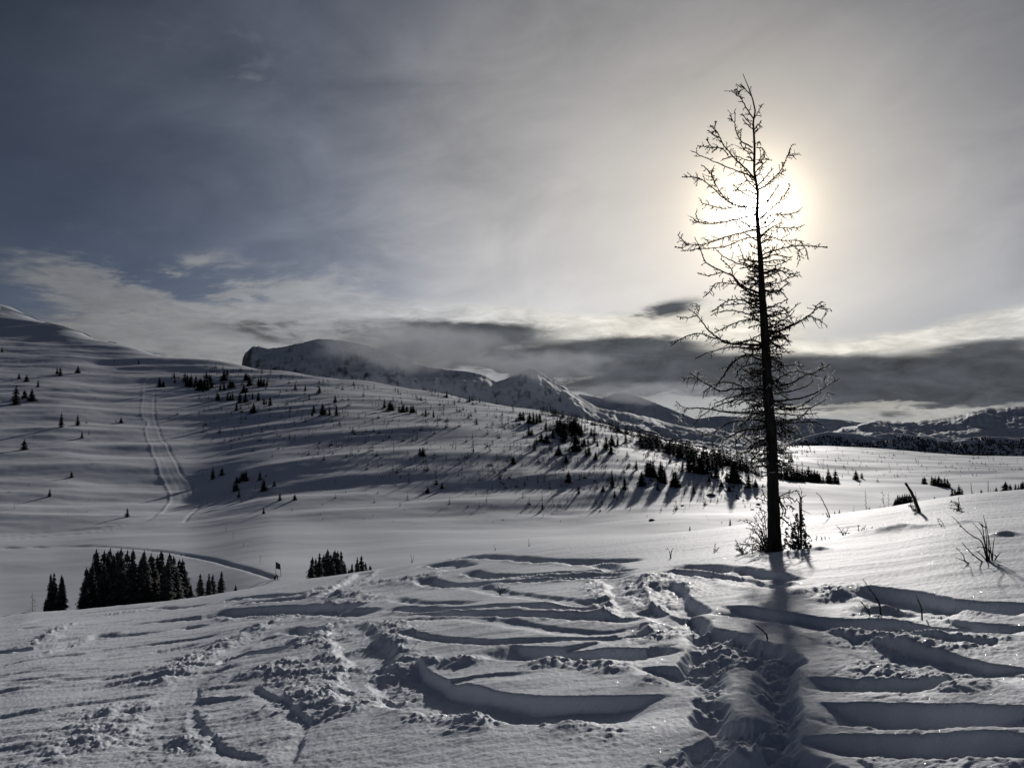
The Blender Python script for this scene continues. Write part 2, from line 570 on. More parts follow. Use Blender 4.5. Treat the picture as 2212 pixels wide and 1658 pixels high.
# ------------------------------------------------------------------ terrain: the near slope
BROW = [(-900, 1400), (0, 1331), (67, 1322), (146, 1316), (300, 1304), (418, 1291), (497, 1278), (600, 1261), (667, 1250), (759, 1236), (829, 1226),
        (890, 1215), (980, 1204), (1068, 1191), (1169, 1180), (1326, 1166), (1486, 1150), (1687, 1126), (1787, 1117), (1927, 1099),
        (2007, 1084), (2087, 1071), (2212, 1058), (2500, 1030), (3200, 985)]
_bt = np.array([ray(x, y)[0] for x, y in BROW])
_bd = np.array([-ray(x, y)[1] for x, y in BROW])
TG = np.linspace(-1.6, 1.6, 801)
_depb = pchip(_bt, _bd, np.clip(TG, _bt[0], _bt[-1]))
_Yb = 22 + 17 * (1 - sstep(-0.75, 0.35, TG))
_Q, _D = 0.01, 20.0


def _roll(d):
    d = np.maximum(d, 0)
    return np.where(d < _D, _Q * d * d, _Q * _D * _D + 2 * _Q * _D * (d - _D))


_ys = np.linspace(12, 80, 300)[None, :]
_S1 = _depb - np.min(EYE / _ys + _roll(_ys - _Yb[:, None]) / _ys, axis=1)


def near_base(X, Y):
    t = np.clip(X / np.maximum(Y, 0.5), -1.6, 1.6)
    return -np.interp(t, TG, _S1) * Y - _roll(Y - np.interp(t, TG, _Yb))


def to_near(x, y):
    """photo position -> point (X, Y) of the near slope"""
    t, e = ray(x, y)
    Y = np.geomspace(2.0, 60, 1500)
    below = EYE + e * Y < near_base(t * Y, Y)
    i = int(np.argmax(below)) if below.any() else int(np.argmin(EYE + e * Y - near_base(t * Y, Y)))
    return t * Y[i], Y[i]


def z5(p): return [(663 + .3373 * a, 1160.6 + .3373 * b) for a, b in p]
def z6(p): return [(1367.9 + .3815 * a, 1160.6 + .3815 * b) for a, b in p]
def z4(p): return [(.3373 * a, 1119 + .3373 * b) for a, b in p]


def smooth_line(pts, n=6):
    p = np.array(pts, float)
    if len(p) < 3:
        q = np.linspace(0, 1, 2 * n)[:, None]
        return p[0] * (1 - q) + p[-1] * q
    e = np.vstack([2 * p[0] - p[1], p, 2 * p[-1] - p[-2]])
    out = []
    for i in range(len(p) - 1):
        a, b, c, d = e[i:i + 4]
        for k in range(n):
            u = k / n
            out.append(.5 * ((2 * b) + (c - a) * u + (2 * a - 5 * b + 4 * c - d) * u * u + (3 * b - a - 3 * c + d) * u ** 3))
    out.append(p[-1])
    return np.array(out)


def line_field(gx, gy, line, reach):
    """indices of grid points within reach of a polyline, signed distance (left +), arc length, total"""
    lo, hi = line.min(0) - reach, line.max(0) + reach
    sel = np.nonzero((gx > lo[0]) & (gx < hi[0]) & (gy > lo[1]) & (gy < hi[1]))[0]
    x, y = gx[sel], gy[sel]
    best = np.full(len(sel), 1e9)
    sgn = np.zeros(len(sel))
    arc = np.zeros(len(sel))
    s0 = 0.0
    for a, b in zip(line[:-1], line[1:]):
        d = b - a
        L = math.hypot(*d)
        if L < 1e-6:
            continue
        d = d / L
        px, py = x - a[0], y - a[1]
        u = np.clip(px * d[0] + py * d[1], 0, L)
        dist = np.hypot(px - u * d[0], py - u * d[1])
        k = dist < best
        best[k] = dist[k]
        sgn[k] = np.where((d[0] * py - d[1] * px)[k] >= 0, 1, -1)
        arc[k] = (s0 + u)[k]
        s0 += L
    k = best < reach
    return sel[k], (best * sgn)[k], arc[k], s0


def worley(x, y):
    """distance to the nearest of a field of scattered points, in cells"""
    xi, yi = np.floor(x).astype(np.int64), np.floor(y).astype(np.int64)
    best = np.full(x.shape, 9.0)
    for dx in (-1, 0, 1):
        for dy in (-1, 0, 1):
            cx, cy = xi + dx, yi + dy
            h = _PERM[_PERM[cx & 511] + (cy & 511)]
            px = cx + .5 + .42 * _GX[h]
            py = cy + .5 + .42 * _GY[h]
            best = np.minimum(best, (x - px) ** 2 + (y - py) ** 2)
    return np.sqrt(best)


def poly_depth(gx, gy, poly, reach):
    """signed distance inside a closed outline (positive inside)"""
    lo, hi = poly.min(0) - reach, poly.max(0) + reach
    sel = np.nonzero((gx > lo[0]) & (gx < hi[0]) & (gy > lo[1]) & (gy < hi[1]))[0]
    x, y = gx[sel], gy[sel]
    d = np.full(len(sel), 1e9)
    ins = np.zeros(len(sel), dtype=bool)
    for a, b in zip(poly, np.roll(poly, -1, 0)):
        e = b - a
        u = np.clip(((x - a[0]) * e[0] + (y - a[1]) * e[1]) / max(1e-9, e @ e), 0, 1)
        d = np.minimum(d, np.hypot(x - a[0] - u * e[0], y - a[1] - u * e[1]))
        c = (a[1] > y) != (b[1] > y)
        ins ^= c & (x < (b[0] - a[0]) * (y - a[1]) / (b[1] - a[1] + 1e-12) + a[0])
    return sel, np.where(ins, d, -d)


# tracks over the near slope: (points in the photo, kind, width m, depth m, heap m)
TRACKS = [
    (z5([(540, 830), (600, 890), (700, 955), (830, 1005), (1050, 1045), (1300, 1062), (1600, 1066), (1900, 1062), (2212, 1060), (2330, 1060)]), 'cut', .50, .21, .03),
    (z5([(1180, 700), (1300, 722), (1500, 732), (1750, 735), (2000, 733), (2212, 730)]) + z6([(120, 640), (250, 660)]), 'cut', .34, .17, .02),
    (z5([(500, 452), (800, 458), (1100, 457), (1500, 462), (1800, 468), (2000, 482)]), 'cut', .20, .13, .03),
    (z5([(580, 484), (800, 494), (1050, 512), (1300, 512), (1700, 515), (2050, 532), (2180, 545)]), 'cut', .20, .13, .03),
    (z5([(600, 630), (700, 655), (850, 668), (1000, 672), (1200, 670), (1500, 652), (1900, 632), (2150, 630), (2300, 640)]), 'cut', .12, .08, .02),
    (z5([(540, 380), (620, 395), (720, 410), (900, 413), (1120, 412)]), 'cut', .13, .08, .02),
    (z5([(740, 255), (800, 270), (900, 284), (1050, 288), (1200, 282), (1500, 268), (1800, 252), (2100, 236)]), 'cut', .34, .18, .06),
    (z5([(1020, 212), (1150, 219), (1350, 218), (1600, 211), (1900, 205), (2130, 205)]), 'cut', .25, .16, .05),
    (z5([(1050, 236), (1300, 240), (1700, 237), (1900, 230), (2100, 226)]), 'cut', .22, .10, .05),
    (z5([(930, 127), (1080, 124), (1280, 131), (1500, 141), (1800, 133), (1960, 129), (2120, 136)]), 'cut', .35, .18, .05),
    (z5([(1640, 136), (1800, 149), (1900, 160), (1960, 182), (2000, 195)]), 'cut', .25, .14, .04),
    (z5([(690, 186), (780, 172), (880, 166), (1010, 192)]), 'cut', .6, .2, .05),
    (z5([(0, 478), (150, 470), (300, 462), (420, 470)]), 'cut', .38, .13, .08),
    (z5([(640, 785), (800, 802), (1000, 806), (1200, 800)]), 'heap', .16, 0, .10),
    (z5([(650, 1085), (760, 1105), (900, 1102), (1010, 1105), (1120, 1150), (1210, 1190), (1330, 1205)]), 'heap', .24, 0, .20),
    (z5([(1340, 800), (1600, 808), (1800, 815), (2000, 838), (2212, 832)]), 'heap', .16, 0, .10),
    (z5([(1300, 1170), (1600, 1180), (1900, 1225), (2212, 1240)]), 'heap', .18, 0, .05),
    (z5([(250, 560), (290, 640), (330, 720), (400, 790), (385, 900), (400, 1000), (480, 1080)]), 'run', .42, .09, .10),
    (z5([(450, 560), (520, 600), (560, 680), (580, 720)]), 'heap', .35, 0, .13),
    (z5([(0, 700), (60, 640), (120, 570), (180, 530)]), 'heap', .5, 0, .12),
    (z5([(100, 830), (200, 760), (300, 740), (370, 750)]), 'heap', .3, 0, .10),
    (z5([(0, 900), (150, 900), (250, 860), (300, 900)]), 'heap', .4, 0, .12),
    (z5([(0, 1040), (150, 1020), (350, 1050), (560, 1090)]), 'heap', .45, 0, .13),
    (z5([(440, 800), (500, 850), (520, 930), (470, 1000)]), 'heap', .3, 0, .1),
    (z5([(0, 345), (200, 350), (350, 380), (520, 370)]), 'heap', .5, 0, .18),
    (z5([(0, 420), (200, 410), (420, 420)]), 'heap', .4, 0, .12),
    (z5([(120, 370), (230, 310), (320, 260), (380, 220)]), 'run', .4, .10, .12),
    (z5([(400, 280), (560, 270), (700, 260), (850, 215)]), 'heap', .5, 0, .15),
    (z5([(1760, 300), (1850, 350), (1950, 400), (1990, 460)]), 'heap', .3, 0, .07),
    (z5([(1950, 250), (2030, 300), (2050, 380), (2100, 480), (2110, 540)]), 'run', .4, .08, .10),
    (z6([(150, 192), (300, 205), (500, 232), (700, 268), (900, 302)]), 'cut', .28, .16, .04),
    (z6([(220, 163), (420, 173), (600, 200), (780, 236), (950, 272)]), 'cut', .28, .16, .04),
    (z6([(140, 262), (200, 315), (250, 370), (320, 410), (420, 442)]), 'cut', .32, .20, .04),
    (z6([(430, 404), (600, 412), (850, 440), (1100, 466), (1400, 476), (1700, 490), (2212, 506), (2400, 510)]), 'cut', .26, .17, .03),
    (z6([(1180, 295), (1400, 310), (1600, 342), (1800, 366), (2212, 392), (2400, 398)]), 'cut', .34, .22, .05),
    (z6([(1300, 378), (1450, 398), (1600, 410), (1800, 420), (1950, 410)]), 'cut', .30, .15, .05),
    (z6([(930, 300), (1050, 310), (1150, 330), (1280, 360)]), 'heap', .35, 0, .14),
    (z6([(30, 210), (60, 260), (100, 320), (180, 400)]), 'heap', .45, 0, .16),
    (z6([(980, 492), (1100, 520), (1300, 547), (1600, 576), (1800, 582), (2000, 575), (2300, 580)]), 'heap', .25, 0, .13),
    (z6([(1250, 600), (1500, 642), (1700, 682), (1850, 702), (2212, 742), (2400, 750)]), 'cut', .30, .12, .05),
    (z6([(955, 785), (1200, 797), (1500, 806), (1830, 828)]), 'cut', .20, .15, .03),
    (z6([(1080, 660), (1300, 680), (1500, 730), (1700, 780), (1900, 830), (2100, 860)]), 'heap', .3, 0, .10),
    (z6([(945, 930), (1100, 940), (1300, 946), (1550, 950), (1800, 944), (2212, 940), (2500, 936)]), 'cut', .30, .22, .03),
    (z6([(980, 1150), (1150, 1118), (1400, 1106), (1700, 1104), (2212, 1110), (2500, 1112)]), 'cut', .26, .20, .05),
    (z6([(0, 520), (150, 540), (300, 560)]), 'heap', .3, 0, .12),
    (z6([(0, 750), (150, 735), (290, 755), (380, 830)]), 'cut', .2, .12, .08),
    (z6([(640, 690), (760, 700), (900, 690)]), 'heap', .25, 0, .10),
    (z6([(260, 1150), (400, 1190), (560, 1180), (750, 1220)]), 'heap', .28, 0, .12),
    (z6([(20, 400), (120, 430), (240, 440)]), 'cut', .28, .16, .04),
    (z4([(1330, 608), (1600, 580), (1900, 556), (2212, 563), (2300, 560)]), 'cut', .55, .19, .05),
    (z4([(1420, 612), (1800, 596), (2212, 603), (2400, 600)]), 'cut', .35, .12, .06),
    (z4([(1400, 538), (1700, 503), (1930, 482)]), 'cut', .32, .16, .04),
    (z4([(1450, 560), (1700, 530), (1950, 500), (2050, 470)]), 'cut', .25, .10, .06),
    (z4([(980, 572), (1150, 571), (1350, 546)]), 'cut', .26, .11, .04),
    (z4([(780, 692), (1000, 662), (1250, 632), (1400, 617)]), 'cut', .32, .11, .05),
    (z4([(600, 748), (800, 732), (1080, 702)]), 'cut', .3, .09, .05),
    (z4([(-250, 880), (0, 848), (200, 826), (330, 802), (550, 762), (720, 722)]), 'cut', .36, .15, .05),
    (z4([(820, 822), (1000, 802), (1200, 772), (1450, 722)]), 'cut', .34, .10, .03),
    (z4([(950, 862), (1150, 822), (1300, 792)]), 'cut', .24, .06, .03),
    (z4([(1140, 692), (1200, 680), (1290, 676)]), 'cut', .3, .12, .03),
    (z4([(60, 910), (250, 870), (420, 820), (560, 780)]), 'heap', .18, 0, .07),
    (z4([(190, 815), (280, 770), (380, 715), (480, 672)]), 'heap', .30, 0, .16),
    (z4([(560, 632), (750, 610), (900, 590), (1000, 575)]), 'heap', .22, 0, .12),
    (z4([(500, 700), (800, 660), (1000, 630)]), 'cut', .25, .08, .03),
    (z4([(950, 1100), (1150, 985), (1300, 875), (1500, 775), (1650, 700), (1830, 625)]), 'heap', .42, 0, .13),
    (z4([(1000, 1500), (1050, 1350), (1120, 1200), (1200, 1090), (1330, 985), (1500, 850), (1700, 720)]), 'run', .34, .035, .03),
    (z4([(1180, 1170), (1235, 1100), (1250, 1180), (1240, 1280), (1290, 1380), (1400, 1460), (1560, 1530), (1720, 1600)]), 'cut', .07, .075, .015),
    (z4([(1340, 962), (1450, 922), (1500, 892), (1700, 867), (1900, 852)]), 'cut', .24, .12, .03),
    (z4([(1840, 696), (1950, 716), (2090, 754)]), 'cut', .26, .12, .04),
    (z4([(1580, 1080), (1650, 1130), (1800, 1200), (1900, 1270), (1945, 1340), (1900, 1430), (1850, 1530), (1840, 1620)]), 'cut', .07, .08, .02),
    (z4([(1600, 1060), (1700, 1000), (1800, 980), (1950, 1020), (2212, 1060)]), 'heap', .4, 0, .15),
    (z4([(1830, 1130), (1950, 1160), (2100, 1170), (2300, 1180)]), 'heap', .35, 0, .14),
    (z4([(1900, 880), (2050, 820), (2212, 720)]), 'heap', .5, 0, .14),
    (z4([(340, 1255), (450, 1215), (650, 1205)]), 'cut', .16, .06, .02),
    (z4([(560, 1580), (640, 1380), (740, 1250), (830, 1160)]), 'heap', .4, 0, .09),
    (z4([(1160, 1560), (1200, 1460), (1280, 1400)]), 'heap', .3, 0, .08),
    (z4([(-150, 1040), (0, 1030), (60, 1020)]), 'cut', .3, .12, .04),
    (z4([(-100, 1145), (200, 1110), (500, 1070), (750, 1030)]), 'cut', .2, .03, .01),
    (z4([(-100, 1320), (200, 1280), (420, 1250)]), 'cut', .2, .03, .01),
    (z4([(0, 1000), (300, 960), (620, 900), (820, 850)]), 'cut', .25, .035, .01),
    (z4([(0, 1075), (250, 1045), (480, 1020)]), 'cut', .2, .03, .01),
    (z4([(60, 720), (200, 712), (280, 706)]), 'cut', .3, .06, .03),
]
HOLLOW = [(330, 440), (480, 500), (620, 530), (780, 570), (960, 640), (1000, 690), (945, 712), (935, 800), (930, 900), (945, 1050), (1010, 1130), (1130, 1195), (1235, 1330), (330, 1330), (260, 1160), (420, 1090), (345, 1000), (322, 930), (328, 790), (250, 700), (330, 640), (270, 520)]
BLOCKS = [[(525, 742), (600, 715), (650, 735), (695, 795), (640, 838), (560, 828), (518, 790)], [(500, 872), (560, 846), (640, 858), (725, 935), (705, 995), (610, 990), (520, 952)],
          [(560, 1130), (640, 1120), (690, 1180), (640, 1230), (570, 1200)]]
_tr = random.Random(4)
for _p, _w, _d in [([(1000, 1262), (1200, 1300), (1420, 1330), (1600, 1400)], .22, .07), ([(1180, 1330), (1330, 1300), (1480, 1262)], .2, .06), ([(1120, 1420), (1300, 1385), (1460, 1330)], .2, .05), ([(1700, 1330), (1900, 1395), (2212, 1450), (2300, 1460)], .24, .10),
                    ([(1750, 1390), (1900, 1370), (2212, 1400)], .18, .07), ([(1900, 1300), (2050, 1340), (2250, 1350)], .2, .08), ([(560, 1640), (760, 1530), (1000, 1470), (1180, 1455)], .16, .04), ([(820, 1350), (1000, 1345), (1250, 1365), (1420, 1350)], .15, .05)]:
    TRACKS.append((_p, 'cut', _w, _d, .012))
for _k in range(22):                                  # faint old tracks sweeping over the left half
    _y = 1345 + 11 * _k + _tr.uniform(-5, 5)
    _x = _tr.uniform(-120, 160)
    _L = _tr.uniform(220, 520)
    TRACKS.append(([(_x + _L * u, _y - _L * u * .15 - 22 * u * (1 - u) + _tr.uniform(-2, 2)) for u in (0, .3, .6, 1)], 'cut', _tr.uniform(.14, .34), _tr.uniform(.02, .075), .012))
# wind-packed mounds over buried shrubs: photo position, radius m, height m
MOUNDS = [((1945, 1149), .75, .17), ((1906, 1153), .4, .10), ((2168, 1163), .20, .10), ((1864, 1150), .28, .12), ((1735, 1200), .5, .06),
          ((1700, 1206), .35, .08), ((1770, 1197), .14, .07), ((2085, 1128), .3, .06), ((1828, 1161), .5, .05), ((1830, 1133), .35, .05)]


def build_near():
    tc = np.linspace(-0.66, 0.66, 980)
    ex = 0.66 + np.cumsum(np.linspace(0.002, 0.04, 38))
    t = np.concatenate([-ex[::-1], tc, ex])
    p = 0.7
    s = np.linspace(3.0 ** -p, 76.0 ** -p, 760)
    Yr = s ** (-1 / p)
    X = t[None, :] * Yr[:, None]
    Y = np.repeat(Yr[:, None], len(t), 1)
    shp = X.shape
    gx, gy = X.ravel(), Y.ravel()
    base = near_base(gx, gy)
    carve = np.zeros_like(gx)
    heap = np.zeros_like(gx)
    rub = np.zeros_like(gx)
    wob = fbm(gx * 1.7, gy * 1.7, 3)
    gxw = gx + 0.05 * pnoise(gx * 1.1 + 3, gy * 1.1) + 0.012 * pnoise(gx * 7, gy * 7 + 5)
    gyw = gy + 0.05 * pnoise(gx * 1.1 + 40, gy * 1.1) + 0.012 * pnoise(gx * 7 + 9, gy * 7)
    for pts, kind, w, dep, hp in TRACKS:
        if kind == 'cut' and max(p[0] for p in pts) < 820:
            dep *= 1.45 if sum(p[1] for p in pts) / len(pts) < 1440 else .62 if w < .13 else 1.0
        ln = smooth_line([to_near(*q) for q in pts])
        far = float(ln[:, 1].mean())
        soft = 0.014 + 0.0009 * far ** 1.7
        sel, d, arc, tot = line_field(gxw, gyw, ln, w * 1.5 + 0.9)
        if not len(sel):
            continue
        tp = min(0.6, tot * 0.3)
        ends = sstep(0, tp, arc) * sstep(tot, tot - tp, arc)
        v = np.clip(0.95 + 0.22 * wob[sel], .6, 1.2)
        if kind == 'cut':
            prof = sstep(w / 2 + soft, w / 2 - soft * 0.3, d) * sstep(-w / 2 - 0.12 - w * .3, -w / 2 + .08, d)
            carve[sel] = np.maximum(carve[sel], .72 * dep * v * prof * ends)
            b = np.exp(-((d + w / 2 + .22) / .14) ** 2) * ends * np.clip(.5 + 1.4 * wob[sel], 0, 1.6)
            heap[sel] = np.maximum(heap[sel], hp * b)
            rub[sel] = np.maximum(rub[sel], np.minimum(1, hp * 14) * np.exp(-((d + w / 2 + .15) / .2) ** 2) * ends * .7)
        elif kind == 'heap':
            b = np.exp(-(d / w) ** 2) * ends
            heap[sel] = np.maximum(heap[sel], hp * b * np.clip(.45 + 1.2 * wob[sel], 0.05, 1.5))
            rub[sel] = np.maximum(rub[sel], np.minimum(1.2, hp * 9) * np.exp(-(d / (w * 1.25)) ** 2) * ends)
        else:
            prof = sstep(w / 2 + .16, w / 2 - .05, np.abs(d))
            carve[sel] = np.maximum(carve[sel], .7 * dep * prof * ends)
            b = np.exp(-((np.abs(d) - w / 2 - .2) / .15) ** 2) * ends
            heap[sel] = np.maximum(heap[sel], hp * b * np.clip(.3 + 1.3 * wob[sel], 0, 1.3))
            rub[sel] = np.maximum(rub[sel], np.minimum(1.1, hp * 10) * np.exp(-((np.abs(d) - w / 2 - .15) / .25) ** 2) * ends)
    # the trampled hollow between the tracks, with one block left standing in it
    tramp = np.zeros_like(gx)
    hollow = np.array([to_near(*q) for q in z6(HOLLOW)])
    sel, d = poly_depth(gxw, gyw, hollow, .4)
    d = d + .05 * wob[sel]
    tramp[sel] = sstep(-.02, .10, d)
    for bl in BLOCKS:
        block = np.array([to_near(*q) for q in z6(bl)])
        sel, d = poly_depth(gxw, gyw, block, .4)
        tramp[sel] *= 1 - sstep(-.14, .03, d + .05 * wob[sel])
    carve = np.maximum(carve, .115 * tramp * (1 + .5 * wob))
    rub = np.maximum(rub, tramp * .85)
    mound = np.zeros_like(gx)
    for (px, py), r, h in MOUNDS:
        mx, my = to_near(px, py)
        dd = np.hypot((gx - mx), (gy - my) * 1.3)
        mound += .7 * h * np.exp(-(dd / r) ** 2) * (1 + .3 * wob)
    # loose lumps thrown out of the tracks
    jx, jy = gx + .06 * pnoise(gx * 6, gy * 6), gy + .06 * pnoise(gx * 6 + 30, gy * 6)
    w1 = np.maximum(0, .52 - worley(jx * 4.6, jy * 4.6)) * np.clip(.7 + 1.6 * pnoise(gx * 1.9, gy * 1.9), 0, 1.4)
    w2 = np.maximum(0, .52 - worley(jx * 10.0 + 7, jy * 10.0)) * np.clip(.8 + 1.5 * pnoise(gx * 4 + 9, gy * 4), 0, 1.4)
    w3 = np.maximum(0, .5 - worley(jx * 19 + 3, jy * 19)) * (gy < 14)
    lump = .042 * w1 + .050 * w2 + .036 * w3 + .03 * np.maximum(0, fbm(gx * 4, gy * 4, 3))
    # sastrugi and small wind texture
    a = math.radians(-10)
    ux, uy = gx * math.cos(a) + gy * math.sin(a), -gx * math.sin(a) + gy * math.cos(a)
    wind = .012 * fbm(ux * .45, uy * 2.0, 3) + .10 * fbm(gx * .09, gy * .13, 2)
    leftm = sstep(.05, -.35, gx / gy)
    wind += leftm * .018 * ridged(ux * .5, uy * 2.6, 3) * np.clip(fbm(gx * .4, gy * .4, 2) + .4, 0, 1)
    grain = (.0028 * pnoise(gx * 16, gy * 16) + .0022 * pnoise(gx * 37, gy * 37)) * (1 + .8 * leftm)
    flat = 1 - .75 * np.clip(carve / .05, 0, 1)
    flat = np.maximum(flat, tramp)
    mound = mound + tramp * .075 * fbm(gx * 2.3 + .6 * wob, gy * 2.6, 4, .55)
    Z = base + wind + grain + mound - carve + heap * .42 + np.minimum(rub, 1.7) * lump * (.55 + .45 * flat)
    return t, Yr, X, Y, Z.reshape(shp), base.reshape(shp)


NT, NY, _X, _Y, _Z, _B = build_near()
link("snow_slope_near", mesh_from_grid("snow_slope_near", _X, _Y, _Z, M_SNOW), kind='structure')


def grid_lookup(tg, yg, Z, X, Y):
    t = np.clip(np.asarray(X) / np.asarray(Y), tg[0], tg[-1])
    y = np.clip(np.asarray(Y), min(yg[0], yg[-1]), max(yg[0], yg[-1]))
    j = np.clip(np.searchsorted(tg, t) - 1, 0, len(tg) - 2)
    i = np.clip(np.searchsorted(yg, y) - 1, 0, len(yg) - 2)
    a = (t - tg[j]) / (tg[j + 1] - tg[j])
    b = (y - yg[i]) / (yg[i + 1] - yg[i])
    return ((Z[i, j] * (1 - a) + Z[i, j + 1] * a) * (1 - b) + (Z[i + 1, j] * (1 - a) + Z[i + 1, j + 1] * a) * b)


def near_z(X, Y):
    return grid_lookup(NT, NY, _Z, X, Y)


# snow under and behind the camera
def build_behind():
    x = np.linspace(-60, 60, 90)
    y = np.linspace(-60, 3.0, 60)
    X, Y = np.meshgrid(x, y)
    tt = np.clip(X / 3.0, -1.6, 1.6)
    edge = near_base(tt * 3.0, np.full_like(X, 3.0)) / 3.0
    s0 = float(np.interp(0, TG, _S1))
    cross = 0.13
    Z = -s0 * Y + cross * np.clip(X, -25, 25) + .1 * fbm(X * .1, Y * .12, 3) - .05
    # keep clear of the finer slope where the two meet
    inside = (np.abs(X) < 4.2) & (Y > 2.0)
    Z = np.where(inside, Z - .25, Z)
    out = np.abs(X) > 1.28 * 3
    Z = Z - np.where((Y > 0) & out, .3, 0)
    return X, Y, Z


_bx, _by, _bz = build_behind()
link("snow_slope_behind", mesh_from_grid("snow_slope_behind", _bx, _by, _bz, M_SLOPE), kind='structure')

# ------------------------------------------------------------------ terrain: valley floor and the hill across it
FLOOR = -41.0
#  photo column : (distance, photo row) pairs, near to far; the last two run down behind the skyline
HILL = {
    -700: [(150, 1520), (185, 1400), (290, 1235), (420, 1130), (560, 990), (700, 850), (850, 700), (1030, 520), (1300, 560), (2400, 780)],
    0:    [(180, 1420), (236, 1322), (340, 1186), (450, 1098), (560, 1000), (700, 905), (850, 806), (980, 720), (1030, 663), (1300, 700), (2400, 880)],
    110:  [(180, 1420), (240, 1310), (340, 1186), (450, 1100), (560, 1002), (700, 905), (850, 806), (980, 738), (1020, 700), (1300, 735), (2400, 900)],
    250:  [(180, 1420), (242, 1300), (335, 1186), (450, 1104), (560, 1002), (690, 910), (820, 815), (930, 768), (980, 742), (1300, 790), (2400, 930)],
    400:  [(180, 1410), (245, 1278), (330, 1190), (448, 1108), (560, 1000), (690, 910), (800, 830), (900, 788), (940, 773), (1300, 830), (2400, 940)],
    600:  [(150, 1400), (240, 1249), (330, 1168), (430, 1096), (540, 1000), (650, 910), (760, 842), (850, 808), (900, 800), (1300, 870), (2400, 950)],
    750:  [(150, 1400), (255, 1235), (345, 1160), (430, 1090), (530, 995), (640, 915), (740, 858), (820, 826), (870, 819), (1300, 890), (2400, 955)],
    900:  [(150, 1390), (270, 1212), (355, 1150), (430, 1088), (520, 1000), (620, 925), (720, 876), (800, 848), (845, 841), (1300, 910), (2400, 960)],
    1050: [(150, 1385), (285, 1196), (365, 1145), (430, 1085), (510, 1002), (600, 938), (690, 898), (770, 876), (810, 870), (1300, 930), (2400, 965)],
    1200: [(150, 1380), (300, 1180), (375, 1138), (430, 1085), (500, 1012), (580, 950), (660, 912), (730, 897), (760, 893), (1100, 935), (2400, 970)],
    1320: [(150, 1370), (310, 1172), (375, 1130), (430, 1080), (500, 1015), (570, 965), (640, 932), (690, 921), (720, 918), (1000, 960), (2400, 970)],
    1420: [(150, 1360), (325, 1160), (385, 1115), (440, 1068), (500, 1018), (560, 978), (610, 955), (650, 946), (680, 944), (950, 985), (2400, 972)],
    1520: [(150, 1350), (335, 1150), (400, 1102), (450, 1062), (500, 1028), (550, 1000), (590, 980), (630, 970), (660, 968), (900, 1005), (2400, 968)],
    1640: [(150, 1340), (345, 1140), (420, 1088), (470, 1060), (510, 1040), (560, 1022), (600, 1012), (650, 1010), (720, 1018), (1000, 996), (1900, 962), (2400, 975)],
    1760: [(150, 1340), (370, 1122), (450, 1078), (520, 1052), (580, 1044), (640, 1042), (720, 1040), (820, 1026), (1100, 994), (1900, 963), (2400, 980)],
    1900: [(150, 1340), (420, 1098), (500, 1068), (560, 1052), (620, 1048), (700, 1048), (820, 1032), (950, 1016), (1300, 990), (1950, 970), (2400, 985)],
    2050: [(150, 1340), (470, 1075), (540, 1056), (600, 1047), (680, 1050), (780, 1040), (900, 1022), (1050, 1010), (1500, 990), (2000, 981), (2400, 992)],
    2212: [(150, 1340), (530, 1058), (600, 1046), (680, 1042), (760, 1040), (860, 1030), (1000, 1018), (1200, 1004), (1600, 993), (2050, 985), (2400, 996)],
    3000: [(150, 1330), (560, 1050), (680, 1040), (760, 1036), (860, 1030), (1000, 1018), (1200, 1004), (1600, 993), (2050, 980), (2400, 990)],
}


def refit(x, foot, r_top, m, rows):
    """the hill above its foot steepens slowly from grade m, so that the low sun still grazes it; rows are met where the sight line cuts it"""
    kn = HILL[x]
    r0, y0 = kn[foot]
    z0 = EYE + ray(x, y0)[1] * r0
    zt = EYE + ray(x, rows[-1])[1] * r_top
    L = r_top - r0
    c = (zt - z0 - m * L) / L ** 2
    r = np.linspace(r0 + 20, r_top, 4000)
    z = z0 + m * (r - r0) + c * (r - r0) ** 2
    e = (z - EYE) / r
    out = kn[:foot + 1]
    for y in rows[:-1]:
        i = int(np.argmin(np.abs(e - ray(x, y)[1])))
        if r[i] > out[-1][0] + 15 and r[i] < r_top - 15:
            out.append((float(r[i]), y))
    out.append((r_top, rows[-1]))
    return out


for _x, _rt, _m in ((-700, 2400, .15), (0, 2200, .12), (110, 1950, .12), (250, 1700, .11), (400, 1480, .10), (600, 1380, .12), (750, 1280, .14), (900, 1180, .150), (1050, 1080, .165), (1200, 980, .165), (1320, 900, .150), (1420, 830, .12), (1520, 770, .10)):
    _kn = HILL[_x]
    _f = next(i for i, k in enumerate(_kn) if k[0] >= 420)
    _rows = [k[1] for k in _kn[_f + 1:-2]]
    if _x == -700:
        _rows = [990, 850, 700, 560, 520]
    _new = refit(_x, _f, _rt, _m, _rows)
    HILL[_x] = _new + [(_rt * 1.2, _rows[-1] + 40), (max(2500, _rt * 1.6), max(_kn[-1][1], _rows[-1] + 120))]

RUN_L = [(.3373 * a, 621.75 + .3373 * b) for a, b in [(985, 555), (925, 600), (915, 680), (905, 790), (920, 840), (945, 868), (930, 895), (935, 940), (965, 1020), (1000, 1100), (1025, 1200), (1060, 1262), (1090, 1350), (1050, 1420), (985, 1475)]]
RUN_R = [(.3373 * a, 621.75 + .3373 * b) for a, b in [(995, 650), (985, 780), (1000, 860), (1030, 950), (1090, 1050), (1135, 1130), (1170, 1200), (1215, 1235), (1245, 1350), (1285, 1378), (1220, 1450), (1180, 1500)]]
TRAIL = [(-120, 1190), (0, 1184.5), (60, 1183), (130, 1181), (200, 1180.5), (260, 1183), (320, 1187.5), (370, 1193), (420, 1201.5), (470, 1211), (520, 1224), (560, 1236), (592, 1247)]
TRAIL2 = [(-80, 1166), (0, 1159), (80, 1152), (170, 1145), (240, 1138), (300, 1128), (340, 1112)]
